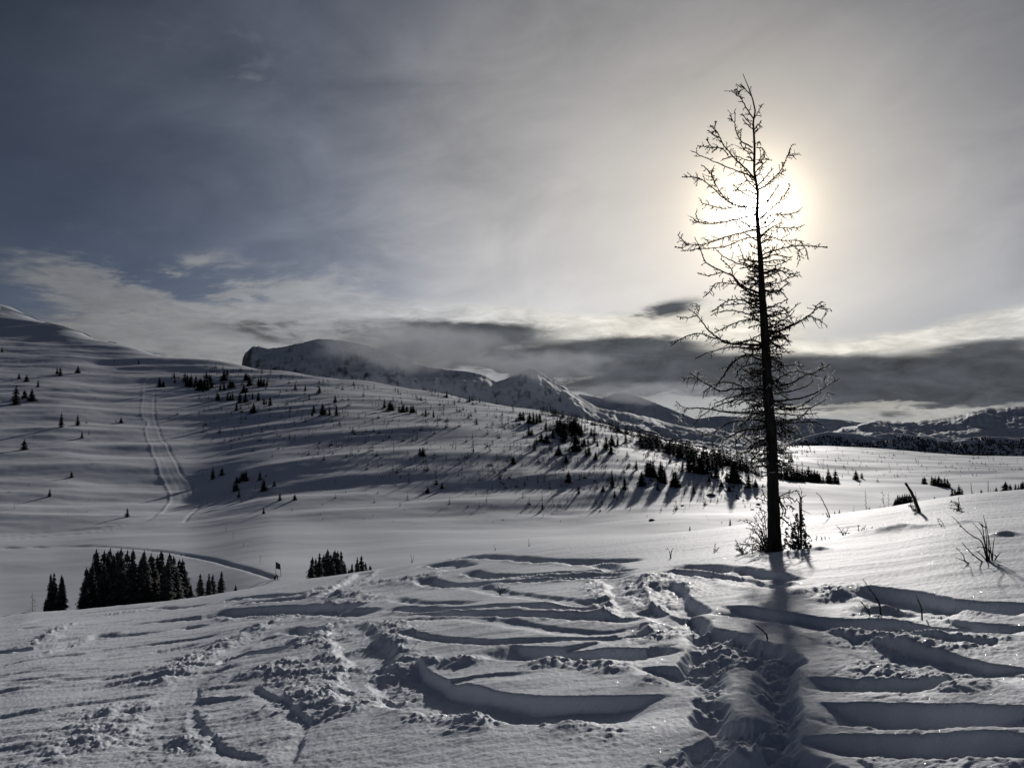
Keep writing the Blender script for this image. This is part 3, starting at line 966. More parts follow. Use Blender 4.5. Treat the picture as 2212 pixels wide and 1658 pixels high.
TRAIL3 = [(0, 880 - 100), (120, 792), (230, 785), (340, 783)]


def build_hill():
    tc = np.linspace(-0.70, 0.70, 900)
    ex = 0.70 + np.cumsum(np.linspace(0.006, 0.06, 24))
    t = np.concatenate([-ex[::-1], tc, ex])
    lg = np.linspace(math.log(70), math.log(2900), 540)
    Yr = np.exp(lg)
    xs = sorted(HILL)
    cols = []
    tx = []
    for x in xs:
        kn = HILL[x]
        d = [k[0] for k in kn]
        z = []
        for dist, y in kn:
            z.append(EYE + ray(x, y)[1] * dist)
        z = np.array(z)
        z[0] = min(z[0], z[1] + 1)
        zz = pchip(np.log([60] + d), [z[0]] + list(z), lg)
        cols.append(zz)
        tx.append(ray(x, 1000)[0])
    cols = np.array(cols)
    Z = np.empty((len(Yr), len(t)))
    tq = np.clip(t, tx[0], tx[-1])
    for i in range(len(Yr)):
        Z[i] = pchip(tx, cols[:, i], tq)
    # soften the seams between columns and knots
    for _ in range(10):
        Z[1:-1] = (Z[:-2] + 2 * Z[1:-1] + Z[2:]) / 4
        Z[:, 1:-1] = (Z[:, :-2] + 2 * Z[:, 1:-1] + Z[:, 2:]) / 4
    X = t[None, :] * Yr[:, None]
    Y = np.repeat(Yr[:, None], len(t), 1)
    a = math.radians(9)
    ux, uy = X * math.cos(a) + Y * math.sin(a), -X * math.sin(a) + Y * math.cos(a)
    hillm = sstep(330, 470, Y) * sstep(.42, .2, X / Y) + .30 * sstep(180, 300, Y) + .35 * sstep(600, 900, Y)
    hillm = np.minimum(hillm, 1)
    und = 3.0 * fbm(ux / 170 + 3, uy / 75, 2) + .75 * fbm(ux / 80, uy / 28 + 8, 3, .45)
    und += 3.2 * fbm(ux / 330 + 9, uy / 130, 3, .5) * sstep(520, 800, Y) * sstep(.18, .32, X / Y)
    und += .16 * (ridged(ux / 48 + 5, uy / 14, 3) - 1)
    dr = .05 * fbm(ux / 16, uy / 5, 3, .6)
    Z = Z + und * hillm + dr * sstep(180, 330, Y) * (.35 + .65 * hillm)
    # near slope falling into the valley
    N = near_base(np.clip(X, -1.6 * Y, 1.6 * Y), Y)
    k = 3.0
    m = np.maximum(N, Z) + k * np.exp(-np.abs(N - Z) / k) * .35
    Z = np.where(Y < 300, m, Z)
    return t, Yr, X, Y, Z


HT, HY, _HX, _HYY, _HZ = build_hill()


def hill_z(X, Y):
    return grid_lookup(HT, HY, _HZ, X, Y)


def ground_z(X, Y):
    X, Y = np.asarray(X, float), np.asarray(Y, float)
    return np.where(Y < 74, near_z(X, np.clip(Y, 3, 75.9)), hill_z(X, np.clip(Y, 70, 2899)))


def to_ground(x, y, ymin=100.0, ymax=2800.0):
    """photo position -> point on the ground beyond ymin; if the sight line clears it, where it comes closest"""
    t, e = ray(x, y)
    Y = np.geomspace(ymin, ymax, 1400)
    gap = EYE + e * Y - ground_z(t * Y, Y)
    b = gap < 0
    if b.any():
        i = int(np.argmax(b))
        if i == 0:
            free = np.nonzero(~b)[0]
            if len(free):
                b2 = b.copy()
                b2[:free[0]] = False
                i = int(np.argmax(b2)) if b2.any() else int(free[0])
    else:
        i = int(np.argmin(gap / Y))
    return Vector((t * Y[i], Y[i], float(ground_z(t * Y[i], Y[i]))))


RUN_MID = [((float(np.interp(y, [p[1] for p in RUN_L], [p[0] for p in RUN_L])), y), (float(np.interp(y, [p[1] for p in RUN_R], [p[0] for p in RUN_R])), y)) for y in range(850, 1085, 18)]


def carve_hill():
    global _HZ
    gx, gy = _HX.ravel(), _HYY.ravel()
    Z = _HZ.ravel().copy()

    def lay(pts, kind, w, h, ymin=100):
        p = [to_ground(x, y, ymin) for x, y in pts]
        ln = smooth_line([(q.x, q.y) for q in p], 4)
        sel, d, arc, tot = line_field(gx, gy, ln, w * 3 + 3)
        v = np.exp(-(d / w) ** 2) * sstep(0, 20, arc) * (sstep(tot, tot - 20, arc) if kind == 'ridge' else 1)
        Z[sel] += (h if kind == 'ridge' else -h) * v
    lay(RUN_L, 'ridge', .7, .30)
    lay(RUN_R, 'cut', .8, .32)
    for off in (.5, .72):
        lay([(a[0] + (b[0] - a[0]) * off, a[1]) for a, b in RUN_MID], 'cut', 1.1, .10)
    lay(TRAIL, 'cut', 1.0, .75)
    lay(TRAIL2, 'cut', 1.6, .4)
    lay([(330, 1112), (270, 1135), (190, 1150), (80, 1160), (-40, 1168)], 'cut', 1.0, .25)
    _HZ = Z.reshape(_HX.shape)


carve_hill()
link("snow_hillside", mesh_from_grid("snow_hillside", _HX, _HYY, _HZ, M_SLOPE), kind='structure')


# wide snow plain that carries everything out to the horizon
def build_plain():
    r = np.geomspace(30, 32000, 60)
    a = np.linspace(-math.pi, math.pi, 121)
    R, A = np.meshgrid(r, a, indexing='ij')
    X, Y = R * np.sin(A), R * np.cos(A)
    Z = np.full_like(X, -150.0) + 25 * fbm(X / 900, Y / 900, 2)
    return mesh_from_grid("snow_plain", X, Y, Z, M_SLOPE)


link("snow_plain", build_plain(), kind='structure')


# ------------------------------------------------------------------ mountains
def massif(name, mat, sky, y_crest, y_foot, foot_row, rough, seed, cols=420, rows=90, back=0.5, prof=1.15, lift=0.0, cliff=None, crag=1.0):
    tk = [ray(x, y)[0] for x, y in sky]
    ek = [ray(x, y)[1] for x, y in sky]
    t = np.linspace(tk[0], tk[-1], cols)
    e = np.interp(t, tk, ek)
    e = e + .0011 * crag * (ridged(t * 60 + seed, t * 0 + seed, 4, .6) - 1)
    zc = EYE + e * y_crest
    ef = ray(1106, foot_row)[1]
    zf = EYE + ef * y_foot
    s = np.linspace(0, 1, rows)
    sb = np.linspace(0, 1, 18)[1:]
    S = np.concatenate([s, 1 + sb])[:, None]
    f = np.minimum(S, 1)
    Yd = y_foot + (y_crest - y_foot) * f + (S > 1) * (S - 1) * (y_crest - y_foot) * back
    Yd = Yd + 0 * t[None, :]
    hgt = f ** prof if cliff is None else np.where(f < cliff[0], f / cliff[0] * cliff[1], cliff[1] + (f - cliff[0]) / (1 - cliff[0]) * (1 - cliff[1]))
    Z = zf + (zc[None, :] - zf) * hgt
    Z = np.where(S > 1, zc[None, :] - (zc[None, :] - zf) * (S - 1) ** 1.3 * .9, Z)
    X = t[None, :] * Yd
    span = y_crest - y_foot
    H = max(1.0, float((zc - zf).max()))
    w = np.sin(np.clip(S, 0, 2) * math.pi / 2) ** 1 * np.where(S <= 1, 1 - .93 * sstep(.8, 1, S), .5)
    n = ridged(X / (span * .35) + seed, Yd / (span * .6) + seed, 6, .52) - 1.0
    n2 = fbm(X / (span * .12) + seed * 3, Yd / (span * .25), 4)
    Z = Z + w * H * rough * (n * .6 + n2 * .4)
    return mesh_from_grid(name, X, Yd, Z, mat)


link("mountain_massif", massif("mountain_massif", M_ALP,
     [(440, 980), (490, 880), (512, 815), (521, 795), (524, 775), (529, 763), (545, 748), (560, 749), (580, 753), (620, 748), (655, 740), (690, 732), (715, 733), (745, 737), (790, 744), (850, 764), (899, 787),
      (973, 800), (1000, 801), (1020, 803), (1038, 808), (1071, 823), (1088, 820), (1102, 812), (1130, 801), (1146, 797), (1162, 800), (1189, 819), (1233, 846), (1287, 878), (1350, 893), (1410, 906), (1500, 925), (1650, 945), (1800, 985)],
     5200, 3900, 985, .10, 3.3, 520, 110, cliff=(.55, .42), crag=.6), kind='structure')
link("mountain_ridge", massif("mountain_ridge", M_ALP2,
     [(1050, 960), (1150, 905), (1210, 872), (1254, 851), (1300, 860), (1331, 847), (1365, 851), (1420, 872), (1502, 905), (1560, 898), (1640, 902), (1700, 905), (1747, 903), (1800, 905), (1867, 912), (1930, 928), (2050, 970)],
     8200, 7050, 985, .08, 9.1, 380, 70, crag=.5), kind='structure')
link("mountain_far_hill", massif("mountain_far_hill", M_HILL,
     [(1700, 975), (1780, 938), (1867, 914), (1900, 908), (1950, 912), (2007, 907), (2040, 903), (2087, 893), (2112, 884), (2135, 881), (2175, 880), (2212, 878), (2300, 862), (2420, 850), (2600, 880), (2900, 900)],
     6600, 5250, 990, .13, 5.7, 420, 90, prof=.9), kind='structure')
FOOT_SKY = [(1560, 985), (1640, 972), (1700, 958), (1740, 943), (1790, 931), (1840, 936), (1880, 941), (1930, 934), (2000, 944), (2060, 948), (2120, 942), (2212, 946), (2350, 940), (2600, 950), (3000, 960)]
_fh = massif("foothill", M_HILL, FOOT_SKY, 4200, 3750, 1000, .16, 2.2, 420, 80, crag=.3)
link("foothill", _fh, kind='structure')


# the cloud that wraps the right half of the summit
def cloud_body(name, x, y, Y, rx, ry, depth, mat, label):
    c = at_depth(x, y, Y)
    b, f = [], []
    nu, nv = 24, 12
    for j in range(nv + 1):
        for i in range(nu):
            ph, th = math.pi * j / nv, 2 * math.pi * i / nu
            b.append((math.sin(ph) * math.cos(th), math.sin(ph) * math.sin(th), math.cos(ph)))
    for j in range(nv):
        for i in range(nu):
            q = (i + 1) % nu
            f.append((j * nu + i, (j + 1) * nu + i, (j + 1) * nu + q, j * nu + q))
    me = bpy.data.meshes.new(name)
    me.from_pydata(b, [], f)
    me.materials.append(mat)
    o = link(name, me, kind='stuff', label=label, cat='cloud', loc=c)
    o.scale = (rx / FOC * Y, depth, ry / FOC * Y)


cloud_body("summit_cloud", 900, 752, 4700, 270, 66, 420, mat_cloud(0.004), "grey cloud wrapping the right half of the mountain's summit")
cloud_body("summit_cloud", 1410, 848, 7000, 230, 34, 500, mat_cloud(0.0024), "grey cloud hiding the ridge left of the larch")
cloud_body("summit_cloud", 1175, 788, 4900, 210, 44, 420, mat_cloud(0.0028), "thin grey cloud veiling the pointed peak beside the massif")

# ------------------------------------------------------------------ mesh builders for the things
class MB:
    def __init__(self):
        self.v, self.f, self.m = [], [], []

    def tri(self, a, b, c, mi=0):
        n = len(self.v)
        self.v += [tuple(a), tuple(b), tuple(c)]
        self.f.append((n, n + 1, n + 2))
        self.m.append(mi)

    def quad(self, a, b, c, d, mi=0):
        n = len(self.v)
        self.v += [tuple(a), tuple(b), tuple(c), tuple(d)]
        self.f.append((n, n + 1, n + 2, n + 3))
        self.m.append(mi)

    def tube(self, pts, rad, sides=5, mi=0, cap=True, wob=0.0, rnd=None):
        pts = [Vector(p) for p in pts]
        n0 = len(self.v)
        up = Vector((0.13, 0.31, 0.94))
        for i, p in enumerate(pts):
            d = (pts[min(i + 1, len(pts) - 1)] - pts[max(i - 1, 0)])
            d = d.normalized() if d.length > 1e-9 else Vector((0, 0, 1))
            a = d.cross(up)
            if a.length < .05:
                a = d.cross(Vector((1, 0, 0)))
            a.normalize()
            b = d.cross(a)
            r = rad[i]
            for k in range(sides):
                an = 2 * math.pi * k / sides
                rr = r * (1 + (rnd.uniform(-wob, wob) if wob else 0))
                self.v.append(tuple(p + (a * math.cos(an) + b * math.sin(an)) * rr))
        for i in range(len(pts) - 1):
            for k in range(sides):
                q = (k + 1) % sides
                self.f.append((n0 + i * sides + k, n0 + i * sides + q, n0 + (i + 1) * sides + q, n0 + (i + 1) * sides + k))
                self.m.append(mi)
        if cap:
            self.f.append(tuple(n0 + (len(pts) - 1) * sides + k for k in range(sides)))
            self.m.append(mi)
            self.f.append(tuple(n0 + k for k in reversed(range(sides))))
            self.m.append(mi)

    def box(self, c, s, rz=0.0, mi=0):
        ca, sa = math.cos(rz), math.sin(rz)
        n = len(self.v)
        for dz in (-1, 1):
            for dx, dy in ((-1, -1), (1, -1), (1, 1), (-1, 1)):
                x, y = dx * s[0] / 2, dy * s[1] / 2
                self.v.append((c[0] + x * ca - y * sa, c[1] + x * sa + y * ca, c[2] + dz * s[2] / 2))
        for q in ((3, 2, 1, 0), (4, 5, 6, 7), (0, 1, 5, 4), (1, 2, 6, 5), (2, 3, 7, 6), (3, 0, 4, 7)):
            self.f.append(tuple(n + i for i in q))
            self.m.append(mi)

    def mesh(self, name, mats, smooth=False):
        me = bpy.data.meshes.new(name)
        me.from_pydata(self.v, [], self.f)
        for m in mats:
            me.materials.append(m)
        if len(mats) > 1:
            me.polygons.foreach_set("material_index", np.array(self.m, dtype=np.int32))
        if smooth:
            me.polygons.foreach_set("use_smooth", np.ones(len(me.polygons), dtype=bool))
        me.update()
        return me


def empty(name, loc, label, cat, group=None, rotz=0.0, scale=None):
    return link(name, None, None, None, label, cat, group, loc, rotz, scale)


def fir_parts(seed, wid=.2, whorls=24, per=9, spire=.16, sparse=0.0):
    """crown and trunk of a mountain fir of height 1: drooping sprays in uneven whorls, narrow spire"""
    r = random.Random(seed)
    c, t = MB(), MB()
    lean = (r.uniform(-.02, .02), r.uniform(-.02, .02))
    ax = lambda z: Vector((lean[0] * z * z, lean[1] * z * z, z))
    t.tube([ax(-.06), ax(.05), ax(.5), ax(.97)], [.022, .02, .011, .002], 5)
    for i in range(whorls):
        q = (i + r.uniform(-.4, .4)) / whorls
        z = .03 + .95 * max(0, min(1, q))
        body = max(0, 1 - z) ** .72
        if z > 1 - spire:
            body *= .62
        rad = wid * body * r.uniform(.72, 1.2) + .012
        for k in range(per):
            if r.random() < sparse:
                continue
            an = 2 * math.pi * (k + r.uniform(-.35, .35)) / per + i * 1.3
            L = rad * r.uniform(.6, 1.15)
            d = Vector((math.cos(an), math.sin(an), 0))
            s = Vector((-d.y, d.x, 0))
            o = ax(z + r.uniform(-.01, .01))
            dr = -.34 * L - .005 + (0.2 * L if z > .85 else 0)
            w = .30 * L + .008
            tip = o + d * L + Vector((0, 0, dr))
            midp = o + d * L * .6 + Vector((0, 0, dr * .45))
            c.tri(o + Vector((0, 0, .012)), midp + s * w * .8 + Vector((0, 0, -.012)), tip)
            c.tri(o + Vector((0, 0, .012)), tip, midp - s * w * .8 + Vector((0, 0, -.012)))
            for _ in range(2):                                     # hanging side sprays
                u = r.uniform(.3, .95)
                b = o + d * L * u + Vector((0, 0, dr * u))
                sd = s * r.choice((-1, 1)) * w * r.uniform(.6, 1.2)
                c.tri(b, b + sd + d * L * .12 + Vector((0, 0, -.02 - .12 * L)), b + d * L * .2 + Vector((0, 0, -.03 - .1 * L * r.random())))
    for k in range(5):
        an = k * 1.257
        b = ax(.93 + .012 * k)
        c.tri(ax(1.0), b + Vector((.011 * math.cos(an), .011 * math.sin(an), -.02)), b + Vector((.011 * math.cos(an + 1.3), .011 * math.sin(an + 1.3), -.02)))
    return c, t


def merged(c, t):
    o = MB()
    o.v = list(c.v) + list(t.v)
    o.f = list(c.f) + [tuple(i + len(c.v) for i in f) for f in t.f]
    o.m = [0] * len(c.f) + [1] * len(t.f)
    return o


NEAR_FIR = []
for _i in range(6):
    _c, _t = fir_parts(100 + _i, wid=(.20, .17, .23, .19, .15, .26)[_i], whorls=30, per=10)
    NEAR_FIR.append((_c.mesh("fir_crown", [M_NEEDLE]), _t.mesh("fir_trunk", [M_BARK])))
FAR_FIR = []
for _i in range(7):
    _c, _t = fir_parts(200 + _i, wid=(.36, .30, .42, .48, .33, .52, .27)[_i], whorls=16, per=10, sparse=.06)
    FAR_FIR.append(merged(_c, _t).mesh("fir_tree", [M_NEEDLE_FAR, M_BARK]))


def sapling_mesh(seed, twigs=16, spread=.16, base=.12, thick=.011, up=.35, subs=3):
    r = random.Random(seed)
    b = MB()
    lean = (r.uniform(-.05, .05), r.uniform(-.05, .05))
    ax = lambda z: Vector((lean[0] * z * z, lean[1] * z * z, z))
    b.tube([ax(-.05), ax(.3), ax(.65), ax(1.0)], [thick, thick * .8, thick * .5, thick * .18], 4)
    for i in range(twigs):
        z = base + (.93 - base) * (i + r.random()) / twigs
        L = spread * (1.1 - z) * r.uniform(.5, 1.25) + .015
        an = r.uniform(0, 2 * math.pi)
        d = Vector((math.cos(an), math.sin(an), r.uniform(-.1, up)))
        o = ax(z)
        p1 = o + d * L * .55
        p2 = o + d * L + Vector((0, 0, L * r.uniform(-.15, .25)))
        b.tube([o, p1, p2], [thick * .42, thick * .3, thick * .12], 3)
        for _ in range(subs):
            u = r.uniform(.3, .95)
            q = o + (p2 - o) * u
            e = Vector((r.uniform(-1, 1), r.uniform(-1, 1), r.uniform(-.5, .9))).normalized() * L * .3
            b.tube([q, q + e], [thick * .24, thick * .1], 3)
    return b


SAPLING = [sapling_mesh(300 + i, 16 + 3 * i, (.12, .16, .2, .26)[i]).mesh("larch_sapling", [M_TWIG]) for i in range(4)]

# ------------------------------------------------------------------ the bare larch in front of the sun
_lx, _ly = to_near(1673, 1196)
LY = _ly
_LB = Vector((_lx, _ly, float(near_z(_lx, _ly))))


def zt(p): return [(1409.3 + .35 * a, 124.4 + .35 * b) for a, b in p]      # readings off the upper tree
def zl(p): return [(1409.3 + .375 * a, 621.75 + .375 * b) for a, b in p]   # readings off the lower tree
def zb(p): return [(1533.7 + .175 * a, 953.35 + .175 * b) for a, b in p]   # readings round its foot
def zr(p): return [(1658 + .2503 * a, 953.35 + .2503 * b) for a, b in p]   # readings off the shrubs on the right


TRUNK = [(1674, 1204, 43), (1673.5, 1194, 37), (1672.6, 1170, 32), (1672, 1147, 30), (1670.5, 1090, 27.5), (1669, 1015, 26), (1666, 940, 25), (1660, 866, 23.5), (1656, 790, 22),
         (1651, 702, 19), (1646, 632, 16), (1643, 562, 12.5), (1638.5, 509, 10), (1635.5, 467, 8.5), (1637, 415, 7), (1629, 369, 6), (1630, 317, 5.4), (1627, 264, 4.6),
         (1631.5, 240, 4.0), (1626, 215, 3.2), (1619, 194, 2.6), (1611, 175, 2.0), (1604.6, 159, 1.4)]
_ty = [p[1] for p in TRUNK][::-1]


def trunk_at(y):
    return float(np.interp(y, _ty, [p[0] for p in TRUNK][::-1])), float(np.interp(y, _ty, [p[2] for p in TRUNK][::-1]))


larch = empty("larch_tree", _LB, "tall bare larch with frosted lower branches standing against the sun", "tree")


def rel(p):
    return Vector(p) - _LB


def build_trunk():
    rows = []
    ys = list(np.linspace(1206, 160, 190))
    r = np.random.RandomState(3)
    sides = 20
    v, f = [], []
    for i, y in enumerate(ys):
        x, w = trunk_at(y)
        c = rel(at_depth(x, y, LY))
        rad = w * .90 / FOC * LY / 2
        for k in range(sides):
            a = 2 * math.pi * k / sides
            h = float(c.z)
            plate = pnoise(np.array([k * 3 / 2.0 + 5]), np.array([h * 7.0]))[0] * .10 + pnoise(np.array([k * 1.7 + 50]), np.array([h * 26.0]))[0] * .07
            flare = 1 + .22 * max(0, 1 - max(h, 0) / .35) ** 2 * (1 + .6 * math.sin(a * 3 + 1))
            rr = rad * (1 + plate * min(1, rad / .04)) * flare
            v.append((c.x + rr * math.cos(a), c.y + rr * math.sin(a), c.z - (.12 if i == 0 else 0)))
    for i in range(len(ys) - 1):
        for k in range(sides):
            q = (k + 1) % sides
            f.append((i * sides + k, i * sides + q, (i + 1) * sides + q, (i + 1) * sides + k))
    f.append(tuple((len(ys) - 1) * sides + k for k in range(sides)))
    me = bpy.data.meshes.new("trunk")
    me.from_pydata(v, [], f)
    me.materials.append(M_BARK)
    me.polygons.foreach_set("use_smooth", np.ones(len(me.polygons), dtype=bool))
    link("trunk", me, larch)


build_trunk()
LR = random.Random(11)


def twiggy(path, r0, r1, seed, twig_len, n_twig, droop=.3, frost=0, sub=2, knobs=True, sides=5, fat=1.0):
    """one limb with its side twigs and spur shoots as a single mesh"""
    r = random.Random(seed)
    b = MB()
    n = len(path)
    rad = [r0 + (r1 - r0) * (i / (n - 1)) ** .8 for i in range(n)]
    rad = [q * fat for q in rad]
    b.tube(path, rad, sides, 0, True, .15, r)
    seg = [(path[i + 1] - path[i]).length for i in range(n - 1)]
    tot = sum(seg)

    def at(u):
        s = u * tot
        for i, L in enumerate(seg):
            if s <= L or i == n - 2:
                q = min(1, s / max(L, 1e-9))
                return path[i].lerp(path[i + 1], q), (path[i + 1] - path[i]).normalized()
            s -= L

    def spur(p, size, mi):
        e = Vector((r.uniform(-1, 1), r.uniform(-1, 1), r.uniform(-.7, 1))).normalized() * size
        b.tube([p, p + e * .6, p + e], [.006, .0075, .003], 3, mi)
    for k in range(n_twig):
        u = .10 + .9 * (k + r.random()) / n_twig
        p, d = at(min(u, .995))
        side = Vector((r.uniform(-1, 1), r.uniform(-1, 1), r.uniform(-.8, .8)))
        side = (side - d * side.dot(d)).normalized()
        L = twig_len * r.uniform(.35, 1.15) * (1.15 - .65 * u)
        dirv = (d * r.uniform(.25, .9) + side * .8).normalized()
        pts = [p]
        q = p
        m = 5
        for j in range(m):
            dirv = (dirv + Vector((r.uniform(-.28, .28), r.uniform(-.28, .28), r.uniform(-.28, .28) - droop * .28))).normalized()
            q = q + dirv * L / m
            pts.append(q)
        mi = 1 if (frost and r.random() < frost) else 0
        b.tube(pts, [.0088 - .0050 * i / m for i in range(m + 1)], 3, mi)
        for _ in range(sub):
            j = r.randint(1, m - 1)
            e = (dirv * .4 + Vector((r.uniform(-1, 1), r.uniform(-1, 1), r.uniform(-1, .8)))).normalized() * L * r.uniform(.2, .45)
            b.tube([pts[j], pts[j] + e * .5 + Vector((0, 0, -.01)), pts[j] + e], [.0055, .0045, .002], 3, 1 if (frost and r.random() < frost) else 0)
        if knobs:
            for _ in range(3):
                spur(pts[r.randint(1, m)], r.uniform(.012, .03), mi)
    if knobs:
        for k in range(int(tot / .05)):
            p, d = at(r.random())
            spur(p, r.uniform(.015, .035), 1 if (frost and r.random() < frost * .6) else 0)
    return b.mesh("branch", [M_TWIG, M_FROST])


def limb(pts, thick, depth=None, twig=.22, n=None, droop=.3, frost=0, sub=2):
    """pts run from the trunk outwards, in photo positions; depth = how far the tip comes towards (-) or away from the camera"""
    L2 = sum(math.hypot(b[0] - a[0], b[1] - a[1]) for a, b in zip(pts[:-1], pts[1:])) / FOC * LY
    if depth is None:
        depth = LR.uniform(-.75, .75) * L2
    sm = smooth_line(pts, 4)
    path = []
    for i, (x, y) in enumerate(sm):
        q = i / (len(sm) - 1)
        path.append(rel(at_depth(x, y, LY + depth * q)) + Vector((LR.uniform(-1, 1), 0, LR.uniform(-1, 1))) * .008)
    path[0] = rel(at_depth(sm[0][0], sm[0][1], LY))
    nt = n if n is not None else max(4, int(L2 * 17 * LR.choice((.35, .7, 1.0, 1.3))))
    twig *= LR.uniform(.7, 1.35)
    link("branch", twiggy(path, thick, .006, LR.randint(0, 10 ** 6), twig, nt, droop, frost, sub, fat=1.2), larch)


# limbs read off the photograph, trunk end first
for _p, _th in [
    ([(628, 385), (585, 320), (550, 260), (535, 230), (515, 190)], .011), ([(535, 240), (510, 225), (485, 200)], .007), ([(612, 240), (575, 195), (542, 165)], .008),
    ([(622, 420), (585, 390), (555, 345)], .008), ([(630, 372), (655, 330), (672, 290)], .008), ([(628, 450), (650, 420), (668, 395)], .007),
    ([(618, 555), (560, 525), (525, 480), (508, 420), (510, 340)], .012), ([(505, 400), (490, 375), (478, 355)], .007), ([(615, 590), (570, 570), (545, 520), (550, 440)], .009),
    ([(632, 750), (580, 690), (525, 640), (480, 590), (440, 540), (415, 490), (390, 450), (355, 415)], .016), ([(392, 470), (386, 430), (387, 390)], .008), ([(410, 500), (375, 480), (345, 450)], .007),
    ([(635, 745), (570, 715), (500, 690), (400, 650), (330, 620), (240, 575)], .013), ([(470, 600), (420, 560), (350, 555), (278, 545)], .008), ([(440, 560), (370, 550), (332, 505)], .007),
    ([(640, 930), (560, 920), (500, 905), (450, 870), (400, 800), (372, 740), (365, 690)], .013), ([(390, 790), (360, 720), (320, 670)], .007),
    ([(500, 900), (430, 860), (380, 810), (320, 765), (270, 740), (180, 735)], .010), ([(300, 760), (285, 740), (272, 770)], .006),
    ([(632, 640), (570, 630), (520, 610), (430, 628)], .007), ([(640, 790), (600, 760), (560, 770), (510, 830)], .009),
    ([(640, 970), (520, 1000), (400, 1020), (300, 1020), (265, 962)], .012), ([(300, 1018), (275, 1015), (250, 1018)], .006), ([(640, 900), (480, 930), (380, 920), (300, 895)], .008),
    ([(642, 1060), (550, 1080), (450, 1108), (320, 1150), (220, 1150), (155, 1092)], .013), ([(650, 1110), (560, 1120), (440, 1168), (300, 1180), (175, 1195)], .010), ([(230, 1150), (190, 1170), (138, 1172)], .006),
    ([(668, 1455), (600, 1430), (540, 1400), (500, 1350), (440, 1322), (330, 1262), (290, 1170), (260, 1108)], .020), ([(440, 1322), (350, 1345), (280, 1330)], .008),
    ([(660, 1300), (560, 1280), (480, 1250), (430, 1220), (402, 1192)], .011), ([(665, 1480), (560, 1425), (500, 1360), (485, 1300), (420, 1240)], .016), ([(670, 1545), (560, 1500), (470, 1500), (380, 1560)], .013),
    ([(660, 1400), (520, 1400), (400, 1390), (360, 1440), (330, 1470)], .010), ([(668, 1500), (540, 1520), (430, 1530), (365, 1570)], .011), ([(660, 1350), (590, 1300), (560, 1230), (530, 1150)], .010),
    ([(640, 555), (680, 560), (690, 600), (668, 650)], .008), ([(640, 632), (680, 630), (718, 626)], .005),
    ([(648, 815), (700, 790), (740, 750), (790, 700), (820, 640), (860, 540)], .013), ([(770, 722), (800, 710), (825, 695)], .007), ([(835, 610), (850, 605), (868, 602)], .005),
    ([(650, 1010), (700, 965), (745, 920), (790, 880), (820, 840), (852, 785)], .010), ([(648, 1060), (700, 1010), (720, 980), (780, 965), (830, 970), (905, 950)], .011), ([(655, 1130), (700, 1080), (740, 1050), (850, 1052), (918, 1045)], .010),
    ([(655, 1090), (720, 1100), (800, 1130), (870, 1125), (935, 1135)], .009),
    ([(668, 1225), (720, 1200), (770, 1185), (850, 1165), (920, 1158), (1000, 1165), (1078, 1172)], .012), ([(885, 1170), (900, 1200), (912, 1255)], .006), ([(935, 1160), (950, 1190), (960, 1242)], .006),
    ([(670, 1270), (730, 1285), (800, 1270), (850, 1240)], .009), ([(672, 1340), (760, 1310), (830, 1330), (890, 1330)], .009), ([(680, 1425), (740, 1400), (790, 1385), (850, 1355), (908, 1340)], .011), ([(690, 1480), (740, 1440), (790, 1440), (835, 1490)], .009),
    ([(695, 1600), (760, 1590), (830, 1575), (915, 1510)], .011), ([(690, 1550), (760, 1530), (820, 1560), (870, 1640)], .010), ([(680, 1370), (730, 1340), (790, 1300), (845, 1310)], .008),
]:
    limb(zt(_p), _th, twig=.20, droop=.2)
for _p, _th in [
    ([(660, 275), (720, 255), (800, 222), (850, 190), (900, 160), (950, 115), (1000, 98)], .020), ([(925, 140), (945, 105), (975, 80)], .009), ([(900, 162), (945, 180), (982, 202)], .009), ([(960, 115), (1000, 130), (998, 158)], .006),
    ([(640, 325), (580, 328), (520, 325), (430, 318), (380, 290), (330, 250), (290, 200), (255, 155), (205, 120)], .024), ([(255, 160), (200, 172), (142, 165)], .008), ([(262, 150), (270, 120), (272, 98)], .007),
    ([(640, 318), (560, 300), (480, 320), (400, 300), (330, 280), (260, 262), (180, 285), (112, 325)], .016), ([(640, 400), (560, 380), (500, 400), (440, 450), (410, 515)], .014), ([(640, 440), (560, 440), (500, 470), (480, 520)], .012),
    ([(640, 345), (540, 345), (460, 340), (400, 350), (330, 370), (250, 405)], .014), ([(640, 200), (560, 180), (480, 200), (400, 240), (360, 260)], .013), ([(640, 130), (560, 150), (470, 130), (380, 140), (335, 160)], .012),
]:
    limb(zl(_p), _th, twig=.27, droop=.6, frost=.22)
